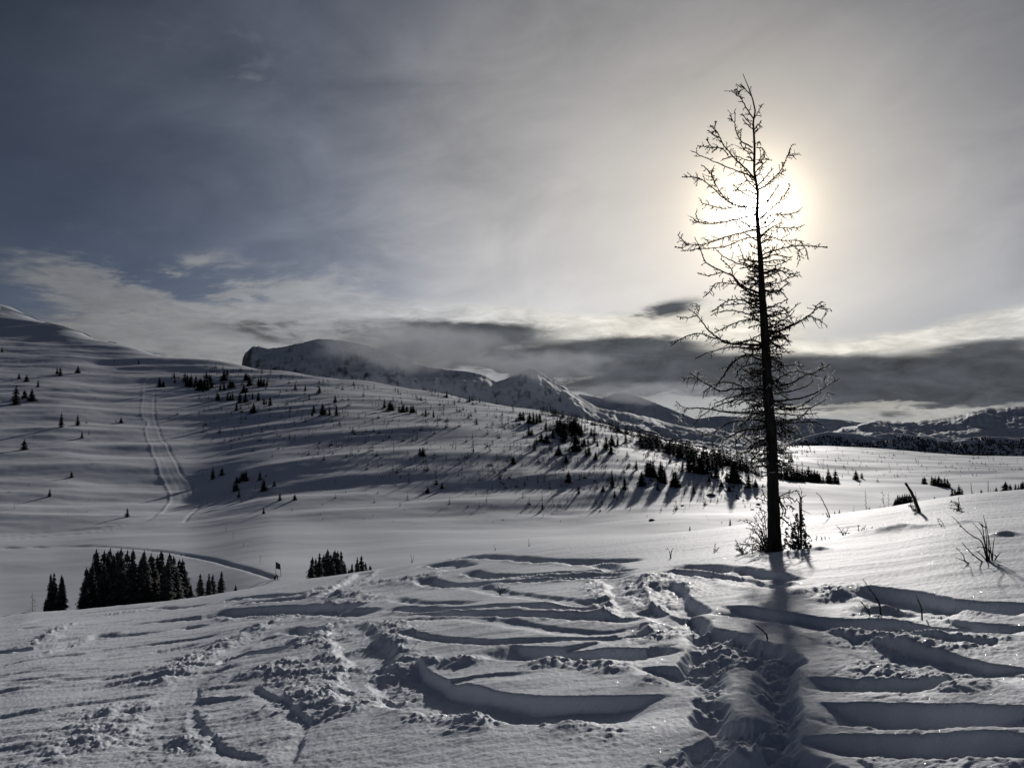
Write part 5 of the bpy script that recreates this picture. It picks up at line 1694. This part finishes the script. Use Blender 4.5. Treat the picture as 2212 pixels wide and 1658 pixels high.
STANDS = [
    ("dark fir in the open, left of the groomed run", "scattered firs left of the groomed run", q1([
        (100, 748, 110), (158, 707, 50), (203, 724, 70), (243, 636, 44), (170, 601, 40), (122, 583, 32), (75, 598, 27), (386, 563, 50), (365, 553, 38), (498, 546, 42), (392, 892, 86), (497, 880, 62), (553, 867, 24), (775, 865, 32), (742, 863, 17),
        (525, 963, 38), (570, 941, 28), (155, 1036, 62), (458, 1215, 34), (318, 1337, 46), (815, 1467, 52), (92, 1411, 22), (185, 1269, 18), (567, 1361, 14), (730, 480, 26), (888, 488, 32), (12, 412, 32), (490, 2050, 0)][:-1])),
    ("small fir in the scattered row low right of the groomed run", "firs low on the hill right of the groomed run", q1([
        (1363, 1223, 70), (1422, 1199, 46), (1515, 1297, 48), (1500, 1298, 52), (1530, 1341, 42), (1545, 1373, 30), (1545, 1231, 48), (1575, 1236, 62), (1515, 1251, 42), (1665, 1229, 52), (1705, 1209, 22), (1637, 1291, 30), (1690, 1299, 68), (1757, 1269, 32),
        (1792, 1361, 48), (1888, 1358, 34), (1688, 1446, 38), (1870, 1431, 24), (1886, 881, 27), (1703, 989, 20), (1005, 809, 28), (1135, 811, 30), (1275, 809, 30), (1300, 1195, 18), (1560, 1230, 50), (1530, 1250, 40)])),
    ("dark fir in the dense grove beside the groomed run's top", "firs of the high grove", q1([
        (1022, 633, 57), (1045, 636, 37), (1100, 575, 30), (1115, 577, 32), (1130, 577, 30), (1145, 579, 28), (1160, 581, 28), (1176, 584, 30), (1200, 631, 68), (1225, 636, 72), (1255, 626, 62), (1290, 641, 52), (1320, 636, 90), (1340, 621, 62), (1300, 661, 46), (1355, 641, 42),
        (1185, 601, 52), (1245, 641, 42), (1120, 611, 34), (1270, 656, 52), (1330, 656, 58), (1435, 656, 52), (1410, 656, 42), (1380, 651, 30), (1475, 641, 46), (1490, 641, 42), (1435, 591, 62), (1455, 561, 36), (1360, 541, 26), (1345, 541, 22), (1375, 541, 24), (1215, 630, 55), (1280, 640, 60), (1310, 650, 62)])),
    ("dark fir in the loose stand high on the middle of the hill", "firs of the loose upper stand", q1([
        (1560, 671, 50), (1580, 669, 32), (1600, 626, 52), (1570, 591, 42), (1590, 591, 36), (1580, 592, 40), (1655, 626, 48), (1670, 631, 52), (1690, 631, 50), (1710, 631, 42), (1335, 711, 26), (1390, 719, 48), (1400, 723, 42), (1425, 721, 30), (1457, 719, 42), (1475, 721, 37), (1490, 721, 43),
        (1535, 736, 58), (1572, 731, 58), (1560, 736, 32), (1617, 713, 38), (1655, 723, 54), (1690, 746, 38), (1705, 746, 32), (1730, 753, 54), (1515, 786, 48), (1540, 776, 27), (1593, 771, 27), (1623, 802, 60), (1655, 779, 27), (2010, 801, 48), (2000, 821, 37), (2065, 816, 68), (2085, 811, 37), (2110, 816, 43),
        (2155, 816, 62), (2175, 821, 32), (1890, 651, 38), (1955, 661, 37), (2045, 671, 38), (2020, 726, 26), (2147, 741, 32), (1890, 741, 27), (1855, 796, 27)])),
    ("fir in the ragged line crossing the hill below the skyline", "firs in the line below the skyline", q2([
        (440, 631, 26), (460, 636, 32), (495, 646, 52), (530, 661, 52), (545, 661, 42), (615, 676, 52), (590, 671, 37), (665, 676, 52), (680, 676, 47), (640, 671, 37), (760, 701, 52), (810, 706, 47), (740, 691, 32), (700, 681, 32), (835, 711, 27), (580, 546, 27), (790, 541, 22), (840, 581, 32), (895, 581, 42), (925, 576, 32),
        (970, 584, 27), (1040, 609, 37), (1025, 606, 27), (800, 541, 27), (820, 546, 27), (865, 561, 27), (880, 576, 32), (180, 611, 42), (265, 596, 27), (80, 551, 37), (263, 696, 27)])),
    ("small fir alone on the open middle of the hill", "lone firs on the middle of the hill", q2([
        (590, 738, 30), (768, 761, 27), (697, 861, 32), (722, 943, 42), (742, 951, 50), (933, 904, 32), (1065, 931, 34), (1155, 896, 30), (1185, 876, 22), (1087, 886, 24), (865, 1161, 36), (772, 1188, 37), (182, 1223, 24), (483, 1094, 24), (702, 1046, 30), (1180, 776, 22), (1270, 756, 27), (1255, 926, 24),
        (1295, 961, 27), (1283, 1004, 32), (1322, 1004, 44), (1270, 1046, 32), (1325, 886, 27), (1545, 1026, 27), (495, 750, 28), (510, 765, 22)])),
    ("fir in the backlit stands on the hill's right shoulder", "firs on the right shoulder of the hill", q2([
        (1385, 723, 52), (1365, 721, 47), (1425, 746, 62), (1450, 749, 68), (1470, 746, 62), (1490, 741, 58), (1600, 802, 84), (1625, 817, 94), (1650, 852, 114), (1670, 822, 98), (1710, 802, 88), (1740, 817, 74), (1755, 820, 62), (1645, 870, 62), (1420, 822, 58), (1440, 822, 37), (1385, 837, 32), (1457, 912, 64),
        (1470, 887, 52), (1500, 862, 52), (1535, 872, 58), (1575, 842, 62), (1570, 882, 32), (1530, 792, 62), (1720, 922, 110), (1612, 947, 64), (1660, 997, 47), (1692, 987, 32), (1805, 947, 54), (1785, 954, 37), (1848, 977, 47), (1915, 912, 84), (1950, 882, 62), (1860, 892, 37), (1760, 897, 52), (1775, 892, 52),
        (1800, 882, 42), (1840, 862, 62), (1990, 882, 47), (2040, 862, 52), (1947, 942, 52), (1845, 1022, 27), (1820, 822, 42), (1690, 815, 80), (1615, 800, 70), (1640, 830, 90), (1725, 800, 70)])),
    ("fir with a long shadow at the hill foot, left of larch", "firs with long shadows left of the larch", q2([
        (1675, 1122, 64), (1757, 1087, 27), (1742, 1162, 32), (1740, 1192, 37), (1895, 1182, 37), (1955, 1153, 90), (2035, 1167, 74), (1970, 1222, 44), (1990, 1240, 27), (1850, 1257, 32), (1508, 1295, 44), (1605, 1282, 30), (1512, 1342, 22)]) + q5([
        (45, 962, 135), (120, 1192, 185), (200, 1052, 215), (225, 1050, 200), (250, 1052, 205), (290, 1052, 185), (390, 1122, 255), (420, 1142, 255), (455, 1152, 185), (580, 1192, 195), (610, 1202, 195), (710, 987, 125), (790, 992, 205), (820, 992, 195), (870, 1002, 245), (950, 1012, 235), (990, 1012, 225),
        (1070, 1012, 275), (1140, 962, 155), (1200, 1062, 225), (1460, 1152, 340), (1440, 1142, 255), (1500, 1142, 205), (1095, 1132, 92), (1130, 1072, 82), (1190, 1082, 122), (1230, 1112, 82), (1265, 1202, 92), (1380, 1272, 82), (1350, 1082, 82), (1290, 1002, 72), (1660, 1212, 165), (1760, 1202, 105), (870, 1292, 102),
        (900, 1222, 62), (465, 1362, 64), (130, 1302, 54), (350, 1252, 124), (380, 1262, 62), (530, 852, 82), (620, 872, 64), (715, 852, 64), (640, 802, 72), (610, 1560, 50)])),
    ("fir in the dark belt right behind the larch trunk", "firs of the dark belt right of the trunk", q6([
        (100, 320, 95), (120, 325, 100), (150, 330, 90), (170, 335, 110), (200, 335, 125), (225, 338, 110), (250, 338, 90), (275, 342, 85), (300, 345, 115), (325, 346, 90), (355, 348, 120), (380, 350, 85), (405, 350, 95), (430, 352, 90), (450, 353, 70), (480, 358, 60), (525, 360, 110), (545, 360, 70), (585, 362, 110), (610, 362, 60)])),
    ("small fir scattered on the snowy plain at right", "firs scattered on the right plain", q6([
        (435, 192, 38), (460, 192, 32), (480, 198, 27), (763, 326, 72), (775, 326, 50), (805, 313, 37), (815, 319, 47), (950, 346, 34), (795, 379, 27), (340, 92, 32), (370, 92, 40), (320, 92, 28), (405, 95, 28), (1120, 300, 26), (690, 195, 24), (740, 165, 20), (1880, 205, 30), (2170, 245, 26), (1190, 305, 20), (235, 140, 26), (265, 160, 26), (298, 195, 26)])),
    ("fir in the clump on the rise at the right of the plain", "firs in the clump on the right rise", q6([
        (1355, 366, 58), (1340, 361, 44), (1420, 376, 74), (1450, 381, 68), (1480, 386, 84), (1505, 391, 64), (1530, 391, 74), (1555, 396, 68), (1575, 399, 44), (1370, 368, 40), (1437, 380, 60)])),
    ("fir in the dark thicket behind the thick leaning snag", "firs in the thicket behind the snag", q6([
        (1105, 560, 60), (1125, 556, 84), (1145, 552, 82), (1165, 548, 84), (1185, 545, 84), (1205, 540, 80), (1225, 535, 76), (1240, 530, 60), (1440, 512, 40)])),
    ("fir in the broken row along the brow near the right edge", "firs in the row near the right edge", q6([
        (1595, 492, 84), (1620, 488, 74), (1655, 478, 94), (1680, 477, 64), (2055, 437, 84), (2095, 427, 54), (2140, 422, 54), (2165, 417, 44), (2190, 412, 54), (2205, 412, 64), (1975, 442, 44), (1950, 446, 34), (1845, 462, 44), (1765, 456, 34), (1925, 448, 36), (1640, 485, 60)])),
]
ALL = []
for _lab, _grp, _lst in STANDS:
    for _x, _y, _h in _lst:
        _g = to_ground(_x, _y, 105)
        _h = _h * 1.18 + .8
        ALL.append((_h, _x, _y, _g, _h / FOC * _g.y, _lab, _grp))
ALL.sort(key=lambda a: -a[0])
HR = random.Random(21)
_keep = ALL[:255]
LABELS = {}
for _lab, _grp, _lst in STANDS:
    _m = [a for a in _keep if a[6] == _grp]
    _m.sort(key=lambda a: a[1])
    _where = _lab.split(" in the ", 1)[1] if " in the " in _lab else None
    if len(_m) <= 12:
        for _a, _w in zip(_m, order_words([a[1] for a in _m])):
            LABELS[id(_a)] = (_w + " " + _lab.replace("scattered ", "")) if len((_w + " " + _lab).split()) <= 16 else _lab
        continue
    for _a in _m:
        LABELS[id(_a)] = "another " + _lab
    _hi, _tall = min(_m, key=lambda a: a[2]), max(_m, key=lambda a: a[0])
    _low = max(_m, key=lambda a: a[2])
    for _a, _w in ((_hi, "highest-standing"), (_low, "lowest-standing"), (_m[1], "second leftmost"), (_m[-2], "second rightmost"), (_m[0], "leftmost"), (_m[-1], "rightmost"), (_tall, "tallest")):
        LABELS[id(_a)] = _w + " " + _lab
for _i, (_h, _x, _y, _g, _H, _lab, _grp) in enumerate(_keep):
    link("fir_tree", FAR_FIR[HR.randrange(7)], label=LABELS[id(_keep[_i])], cat="tree", group=_grp, loc=(_g.x, _g.y, _g.z - .15), rotz=HR.uniform(0, 6.28), scale=(_H * HR.uniform(.85, 1.15), _H * HR.uniform(.85, 1.15), _H))


def arr(me):
    v = np.empty(len(me.vertices) * 3, dtype=np.float32)
    me.vertices.foreach_get("co", v)
    me.calc_loop_triangles()
    f = np.empty(len(me.loop_triangles) * 3, dtype=np.int32)
    me.loop_triangles.foreach_get("vertices", f)
    return v.reshape(-1, 3), f.reshape(-1, 3)


def mass(name, temps, places, mat):
    """many small plants of one kind as a single body: places = (x, y, z, height, width)"""
    V, F, n = [], [], 0
    for i, (x, y, z, h, w) in enumerate(places):
        v, f = temps[i % len(temps)]
        a = i * 2.399
        c, s = math.cos(a), math.sin(a)
        q = np.stack([(v[:, 0] * c - v[:, 1] * s) * w + x, (v[:, 0] * s + v[:, 1] * c) * w + y, v[:, 2] * h + z], -1)
        V.append(q)
        F.append(f + n)
        n += len(v)
    V, F = np.concatenate(V), np.concatenate(F)
    me = bpy.data.meshes.new(name)
    me.vertices.add(len(V))
    me.vertices.foreach_set("co", V.ravel())
    me.loops.add(F.size)
    me.loops.foreach_set("vertex_index", F.ravel().astype(np.int32))
    me.polygons.add(len(F))
    me.polygons.foreach_set("loop_start", np.arange(0, F.size, 3, dtype=np.int32))
    me.update(calc_edges=True)
    me.materials.append(mat)
    return me


def small_fir(seed, wid, whorls=7, per=5):
    c, t = fir_parts(seed, wid, whorls, per)
    return np.array(c.v, dtype=np.float32), np.array([f for f in c.f], dtype=np.int32)


TINY = [small_fir(400 + i, (.25, .32, .22, .40)[i]) for i in range(4)]
_pl = [(g.x, g.y, g.z - .1, H, H) for h, x, y, g, H, l, gr in ALL[255:]]
# the wood along the right-hand skyline and below it
FOREST = [((1166, 886), (1250, 906), 36, 4, 16), ((1240, 905), (1330, 925), 44, 5, 17), ((1320, 924), (1420, 950), 60, 8, 22), ((1375, 945), (1500, 978), 130, 20, 29), ((1440, 965), (1560, 1000), 105, 16, 31),
          ((1195, 905), (1240, 930), 12, 14, 26),
          ((1540, 985), (1625, 1012), 70, 14, 34), ((1230, 915), (1300, 935), 14, 8, 18), ((1680, 970), (1712, 992), 26, 10, 18), ((1560, 1000), (1650, 1025), 20, 10, 26), ((1690, 1015), (1770, 1038), 24, 8, 20)]
for (_a, _b, _n, _dep, _hh) in FOREST:
    for _k in range(_n):
        _u = HR.random()
        _x = _a[0] + (_b[0] - _a[0]) * _u
        _y = _a[1] + (_b[1] - _a[1]) * _u + HR.uniform(-.15, 1) * _dep
        _g = to_ground(_x, _y, 330)
        _H = _hh * HR.uniform(.55, 1.15) / FOC * _g.y
        _pl.append((_g.x, _g.y, _g.z - .1, _H, _H * HR.uniform(.8, 1.2)))
# single small firs dotted over the lit shoulder
for _k in range(300):
    _x = HR.uniform(1180, 1640)
    _y = 905 + (_x - 1180) * .19 + HR.uniform(0, 1) ** 1.2 * 110
    _g = to_ground(_x, _y, 300)
    _H = HR.uniform(5, 15) / FOC * _g.y
    _pl.append((_g.x, _g.y, _g.z - .1, _H, _H * 1.1))
for _k in range(720):
    _x = HR.uniform(430, 1230)
    _y = max(790, 805 + (_x - 560) * .13) + HR.random() ** 1.4 * 180
    _g = to_ground(_x, _y, 300)
    _H = HR.uniform(4.0, 13) / FOC * _g.y
    _pl.append((_g.x, _g.y, _g.z - .1, _H, _H * HR.uniform(.9, 1.6)))
for _k in range(220):
    _x = HR.uniform(1700, 2212)
    _y = 968 + HR.random() * 62
    _g = to_ground(_x, _y, 450)
    _H = HR.uniform(2.5, 8.0) / FOC * _g.y
    _pl.append((_g.x, _g.y, _g.z - .1, _H, _H * HR.uniform(.8, 1.4)))
_n0 = len(_pl)
link("fir_forest", mass("fir_forest", TINY, _pl, M_NEEDLE_FAR), kind='stuff', label="dark fir wood along the skyline of the right shoulder with small outliers", cat="wood")
# many more small firs down the middle and right of the slope
for _k in range(330):
    _x = HR.gauss(1180, 210)
    if not 620 < _x < 1560:
        continue
    _lo = float(np.interp(_x, [600, 900, 1200, 1420, 1560], [830, 865, 915, 965, 1000]))
    _y = _lo + HR.random() ** 1.3 * (1105 - _lo)
    _g = to_ground(_x, _y, 300)
    _H = HR.choice((6, 8, 9, 11, 14, 18)) * HR.uniform(.8, 1.2) / FOC * _g.y
    _pl.append((_g.x, _g.y, _g.z - .1, _H, _H * HR.uniform(.8, 1.3)))
link("fir_scatter", mass("fir_scatter", TINY, _pl[_n0:], M_NEEDLE_FAR), kind='stuff', label="many small dark firs sprinkled over the middle of the hill", cat="firs")
# knee-high shrubs and seedlings dotting the snow
_pl = []
for _k in range(420):
    _x = HR.uniform(0, 1560)
    _lo = float(np.interp(_x, [0, 250, 600, 1200, 1560], [770, 775, 815, 905, 985]))
    _y = _lo + (1130 - _lo) * HR.random() ** .9
    _g = to_ground(_x, _y, 260)
    _H = HR.uniform(1.2, 3.6) / FOC * _g.y
    _pl.append((_g.x, _g.y, _g.z - .15, _H, _H * HR.uniform(1.2, 3.0)))
link("dwarf_shrubs", mass("dwarf_shrubs", TINY[2:], _pl, M_NEEDLE_FAR), kind='stuff', label="scattered dark dwarf shrubs dotting the snowy hill", cat="shrubs")
# bare saplings
_sap = []
for _k in range(190):
    _zone = HR.random()
    if _zone < .55:
        _x = HR.gauss(1120, 150)
        _y = 1010 + HR.gauss(0, 32) - (_x - 1120) * .02
        _hh = HR.uniform(9, 22)
    elif _zone < .8:
        _x = HR.uniform(620, 950)
        _y = HR.uniform(900, 1060)
        _hh = HR.uniform(7, 18)
    else:
        _x = HR.uniform(1250, 1600)
        _y = 960 + (_x - 1250) * .12 + HR.uniform(0, 70)
        _hh = HR.uniform(9, 20)
    _lab = ("bare larch sapling on the middle slope of the hill", "thin bare sapling on the slope right of the groomed run", "bare sapling among the firs of the right shoulder")[0 if _zone < .55 else 1 if _zone < .8 else 2]
    _g = to_ground(_x, _y, 300)
    link("larch_sapling", SAPLING[HR.randrange(4)], label=_lab, cat="tree", group=_lab.replace("sapling", "saplings"), loc=(_g.x, _g.y, _g.z - .1), rotz=HR.uniform(0, 6), scale=_hh / FOC * _g.y)


def foothill_wood():
    n = len(_fh.vertices)
    co = np.empty(n * 3, dtype=np.float32)
    _fh.vertices.foreach_get("co", co)
    co = co.reshape(-1, 3)
    e = (co[:, 2] - EYE) / co[:, 1]
    row = 829 + FOC * (SP - e * CP) / (CP + e * SP)
    msk = fbm(co[:, 0] / 330 + 4, co[:, 1] / 200, 3) + np.clip((row - 938) / 22, -.6, 1.2)
    front = co[:, 1] < 4150
    idx = np.nonzero((msk > .05) & front)[0]
    r = np.random.RandomState(9)
    pick = r.choice(idx, 7500)
    out = []
    for i in pick:
        h = r.uniform(7, 15)
        out.append((co[i, 0] + r.uniform(-14, 14), co[i, 1] + r.uniform(-9, 9), co[i, 2] - 1.5, h, h * 1.9))
    cone = []
    for k in range(2):
        v = [(0, 0, 1)] + [(.2 * math.cos(a + k), .2 * math.sin(a + k), .0) for a in (0, 1.26, 2.5, 3.77, 5.0)]
        f = [(0, 1 + i, 1 + (i + 1) % 5) for i in range(5)]
        cone.append((np.array(v, dtype=np.float32), np.array(f, dtype=np.int32)))
    link("valley_forest", mass("valley_forest", cone, out, M_HAZED_WOOD), kind='stuff', label="dark forest belt on the foothills across the valley at right", cat="forest")


foothill_wood()


# ------------------------------------------------------------------ boulders, sign, skier, poles, fences
def boulder(x, y, w, h, label, seed):
    h *= .55
    w *= .9
    g = to_ground(x, y, 150)
    k = g.y / FOC
    r = np.random.RandomState(seed)
    v, f = [], []
    nu, nv = 12, 7
    for j in range(nv):
        ph = (j / (nv - 1)) * math.pi * .62
        for i in range(nu):
            a = 2 * math.pi * i / nu
            rr = 1 + .22 * r.uniform(-1, 1)
            v.append((math.sin(ph) * math.cos(a) * w * k * .5 * rr, math.sin(ph) * math.sin(a) * w * k * .35 * rr, math.cos(ph) * h * k * (1 + .1 * r.uniform(-1, 1))))
    for j in range(nv - 1):
        for i in range(nu):
            q = (i + 1) % nu
            f.append((j * nu + i, (j + 1) * nu + i, (j + 1) * nu + q, j * nu + q))
    me = bpy.data.meshes.new("boulder")
    me.from_pydata(v, [], f)
    me.materials.append(M_ROCK)
    me.update()
    link("boulder", me, label=label, cat="rock", group="dark boulders on the valley snow", loc=(g.x, g.y, g.z - .1))


for _a in [(1536, 1070, 24, 8, "largest dark boulder on the snow left of the larch", 1), (1593, 1077, 11, 6, "rounded boulder right of the largest one, left of the larch", 2), (1638, 1090, 11, 7, "pointed boulder close to the larch trunk", 3),
           (1625, 1101, 10, 4, "flat boulder lowest beside the larch trunk", 4), (1474, 1092, 9, 4, "small boulder left of the largest boulder", 5), (1408, 1124, 15, 7, "dark boulder at the foot of the hill, farthest left", 6)]:
    boulder(*_a)


def sign():
    g = to_ground(599, 1247, 150)
    Y = g.y
    o = empty("sign", g, "dark sign panel on two tall posts beside the bent-over skier", "sign")
    P = lambda a, b, dY=0: at_depth(456 + .1686 * a, 1119 + .1686 * b, Y + dY) - g
    for a0, a1, b0, d in ((830, 830, 555, -.6), (897, 883, 585, .9)):
        top = P(a1, b0, d)
        foot = P(a0, 750, d)
        foot.z = float(ground_z(g.x + foot.x, g.y + foot.y)) - g.z - .2
        b = MB()
        b.tube([foot, top], [.075, .065], 6)
        link("post", b.mesh("post", [M_POLE]), o)
    c = [P(829, 555, -.6), P(885, 586, .9), P(885, 656, .9), P(831, 640, -.6)]
    nrm = (c[1] - c[0]).cross(c[3] - c[0]).normalized() * .04
    b = MB()
    f_, k_ = [p + nrm for p in c], [p - nrm for p in c]
    b.quad(*f_)
    b.quad(*reversed(k_))
    for i in range(4):
        j = (i + 1) % 4
        b.quad(f_[j], f_[i], k_[i], k_[j])
    link("panel", b.mesh("panel", [M_PANEL]), o)


sign()


def skin_body(name, verts, edges, radii, mats, root=0):
    me = bpy.data.meshes.new(name)
    me.from_pydata(verts, edges, [])
    o = bpy.data.objects.new(name, me)
    COL.objects.link(o)
    sk = o.modifiers.new("skin", 'SKIN')
    for i, r in enumerate(radii):
        me.skin_vertices[0].data[i].radius = r if isinstance(r, tuple) else (r, r)
        me.skin_vertices[0].data[i].use_root = (i == root)
    ss = o.modifiers.new("smooth", 'SUBSURF')
    ss.levels = ss.render_levels = 1
    for m in mats:
        me.materials.append(m)
    return o


def skier():
    g = to_ground(599.6, 1252, 150)
    k = 1.0
    # bent forward at the hips, facing left, hands reaching towards the boots
    V = [(0, 0, .92), (-.12, 0, 1.12), (-.30, 0, 1.26), (-.40, 0, 1.34), (-.47, 0, 1.40), (-.54, 0, 1.44),
         (.05, .11, .88), (-.06, .13, .48), (.03, .14, .08), (-.12, .14, .04),
         (.05, -.11, .88), (-.04, -.14, .48), (.06, -.15, .08), (-.09, -.15, .04),
         (-.30, .19, 1.24), (-.40, .22, .98), (-.52, .16, .78), (-.55, .15, .71),
         (-.30, -.19, 1.24), (-.44, -.22, 1.0), (-.58, -.14, .84), (-.61, -.13, .77)]
    E = [(0, 1), (1, 2), (2, 3), (3, 4), (4, 5), (0, 6), (6, 7), (7, 8), (8, 9), (0, 10), (10, 11), (11, 12), (12, 13),
         (2, 14), (14, 15), (15, 16), (16, 17), (2, 18), (18, 19), (19, 20), (20, 21)]
    R = [.16, .155, .17, .075, .11, .09, .11, .08, .07, .06, .11, .08, .07, .06, .085, .062, .05, .045, .085, .062, .05, .045]
    o = skin_body("person", V, E, R, [M_CLOTH])
    o.location = g
    o["label"] = "skier in dark clothing bending forward in front of the sign posts"
    o["category"] = "person"
    for s in (-1, 1):
        b = MB()
        b.box((-.15, .14 * s, .02), (1.65, .09, .03))
        b.box((-.98, .14 * s, .06), (.12, .09, .03))
        link("ski", b.mesh("ski", [M_POLE]), o)
    hb = MB()
    hb.tube([(-.47, 0, 1.41), (-.52, 0, 1.47), (-.55, 0, 1.52)], [.115, .12, .05], 8)
    link("helmet", hb.mesh("helmet", [M_CLOTH], True), o)
    p = to_ground(593.5, 1251, 150)
    b = MB()
    b.tube([(0, 0, -.05), (0, 0, .25), (.03, 0, .62), (.08, 0, .86), (.08, 0, .95)], [.24, .27, .22, .16, .06], 8)
    bag = link("backpack", b.mesh("backpack", [M_CLOTH], True), label="small dark pack standing on the snow left of the bent skier", cat="bag", loc=p)
    b = MB()
    b.tube([(-.1, -.2, .2), (-.08, -.28, .5), (0, -.2, .75)], [.03, .03, .03], 5)
    link("strap", b.mesh("strap", [M_POLE]), bag)


skier()
for _x, _y0, _x1, _y1, _lab in [(z3(186, 172) + z3(193, 92) + ("marker pole leaning slightly, farthest left above the sign",)), (z3(283, 268) + z3(284, 165) + ("tallest marker pole of the row above the sign",)), (z3(415, 368) + z3(416, 308) + ("short thick marker pole in the row above the sign",)),
                                (z3(626, 582) + z3(630, 470) + ("thin marker pole just above the sign's panel",)), (339, 1035, 339, 1021, "marker pole at the left edge of the groomed run"), (448, 1091, 448, 1079, "marker pole beside the lower right corner of the groomed run"),
                                (z3(1432, 30) + z3(1432, -12) + ("thin marker stake on the flat snow far right of the pole row",))]:
    _g = to_ground(_x, _y0, 150)
    _b = MB()
    _top = at_depth(_x1, _y1, _g.y) - _g
    _b.tube([Vector((0, 0, -.2)), _top], [.055, .05], 6)
    link("marker_pole", _b.mesh("marker_pole", [M_POLE]), label=_lab, cat="pole", group="marker poles on the snow", loc=_g)


def snow_fence(pts, hgt, label):
    ps = []
    for (x0, y0), (x1, y1) in zip(pts[:-1], pts[1:]):
        n = max(2, int(math.hypot(x1 - x0, y1 - y0) / 4))
        for k in range(n):
            ps.append(to_ground(x0 + (x1 - x0) * k / n, y0 + (y1 - y0) * k / n, 500))
    ps = [p for i, p in enumerate(ps) if i == 0 or abs(p.y - ps[i - 1].y) < 160]
    o = empty("snow_fence", ps[0], label, "fence", "snow fences on the left ridge")
    b, rl = MB(), MB()
    for p in ps:
        b.tube([p - ps[0] - Vector((0, 0, .3)), p - ps[0] + Vector((0, 0, hgt))], [.12, .12], 4)
    for j in range(4):
        z = hgt * (.2 + .25 * j)
        rl.tube([p - ps[0] + Vector((0, 0, z)) for p in ps], [hgt * .085] * len(ps), 4)
    link("rail", rl.mesh("rail", [M_POLE]), o)
    q = link("post", b.mesh("post", [M_POLE]), o)
    q["kind"] = "stuff"


snow_fence([(2, 662), (40, 676), (85, 692)], 2.2, "upper slatted snow fence on the left ridge, cut by the picture edge")
snow_fence([(98, 698), (140, 708), (200, 726)], 2.4, "middle slatted snow fence along the left ridge line")
snow_fence([(234, 735), (256, 744)], 1.6, "short lowest snow fence at the end of the left ridge")
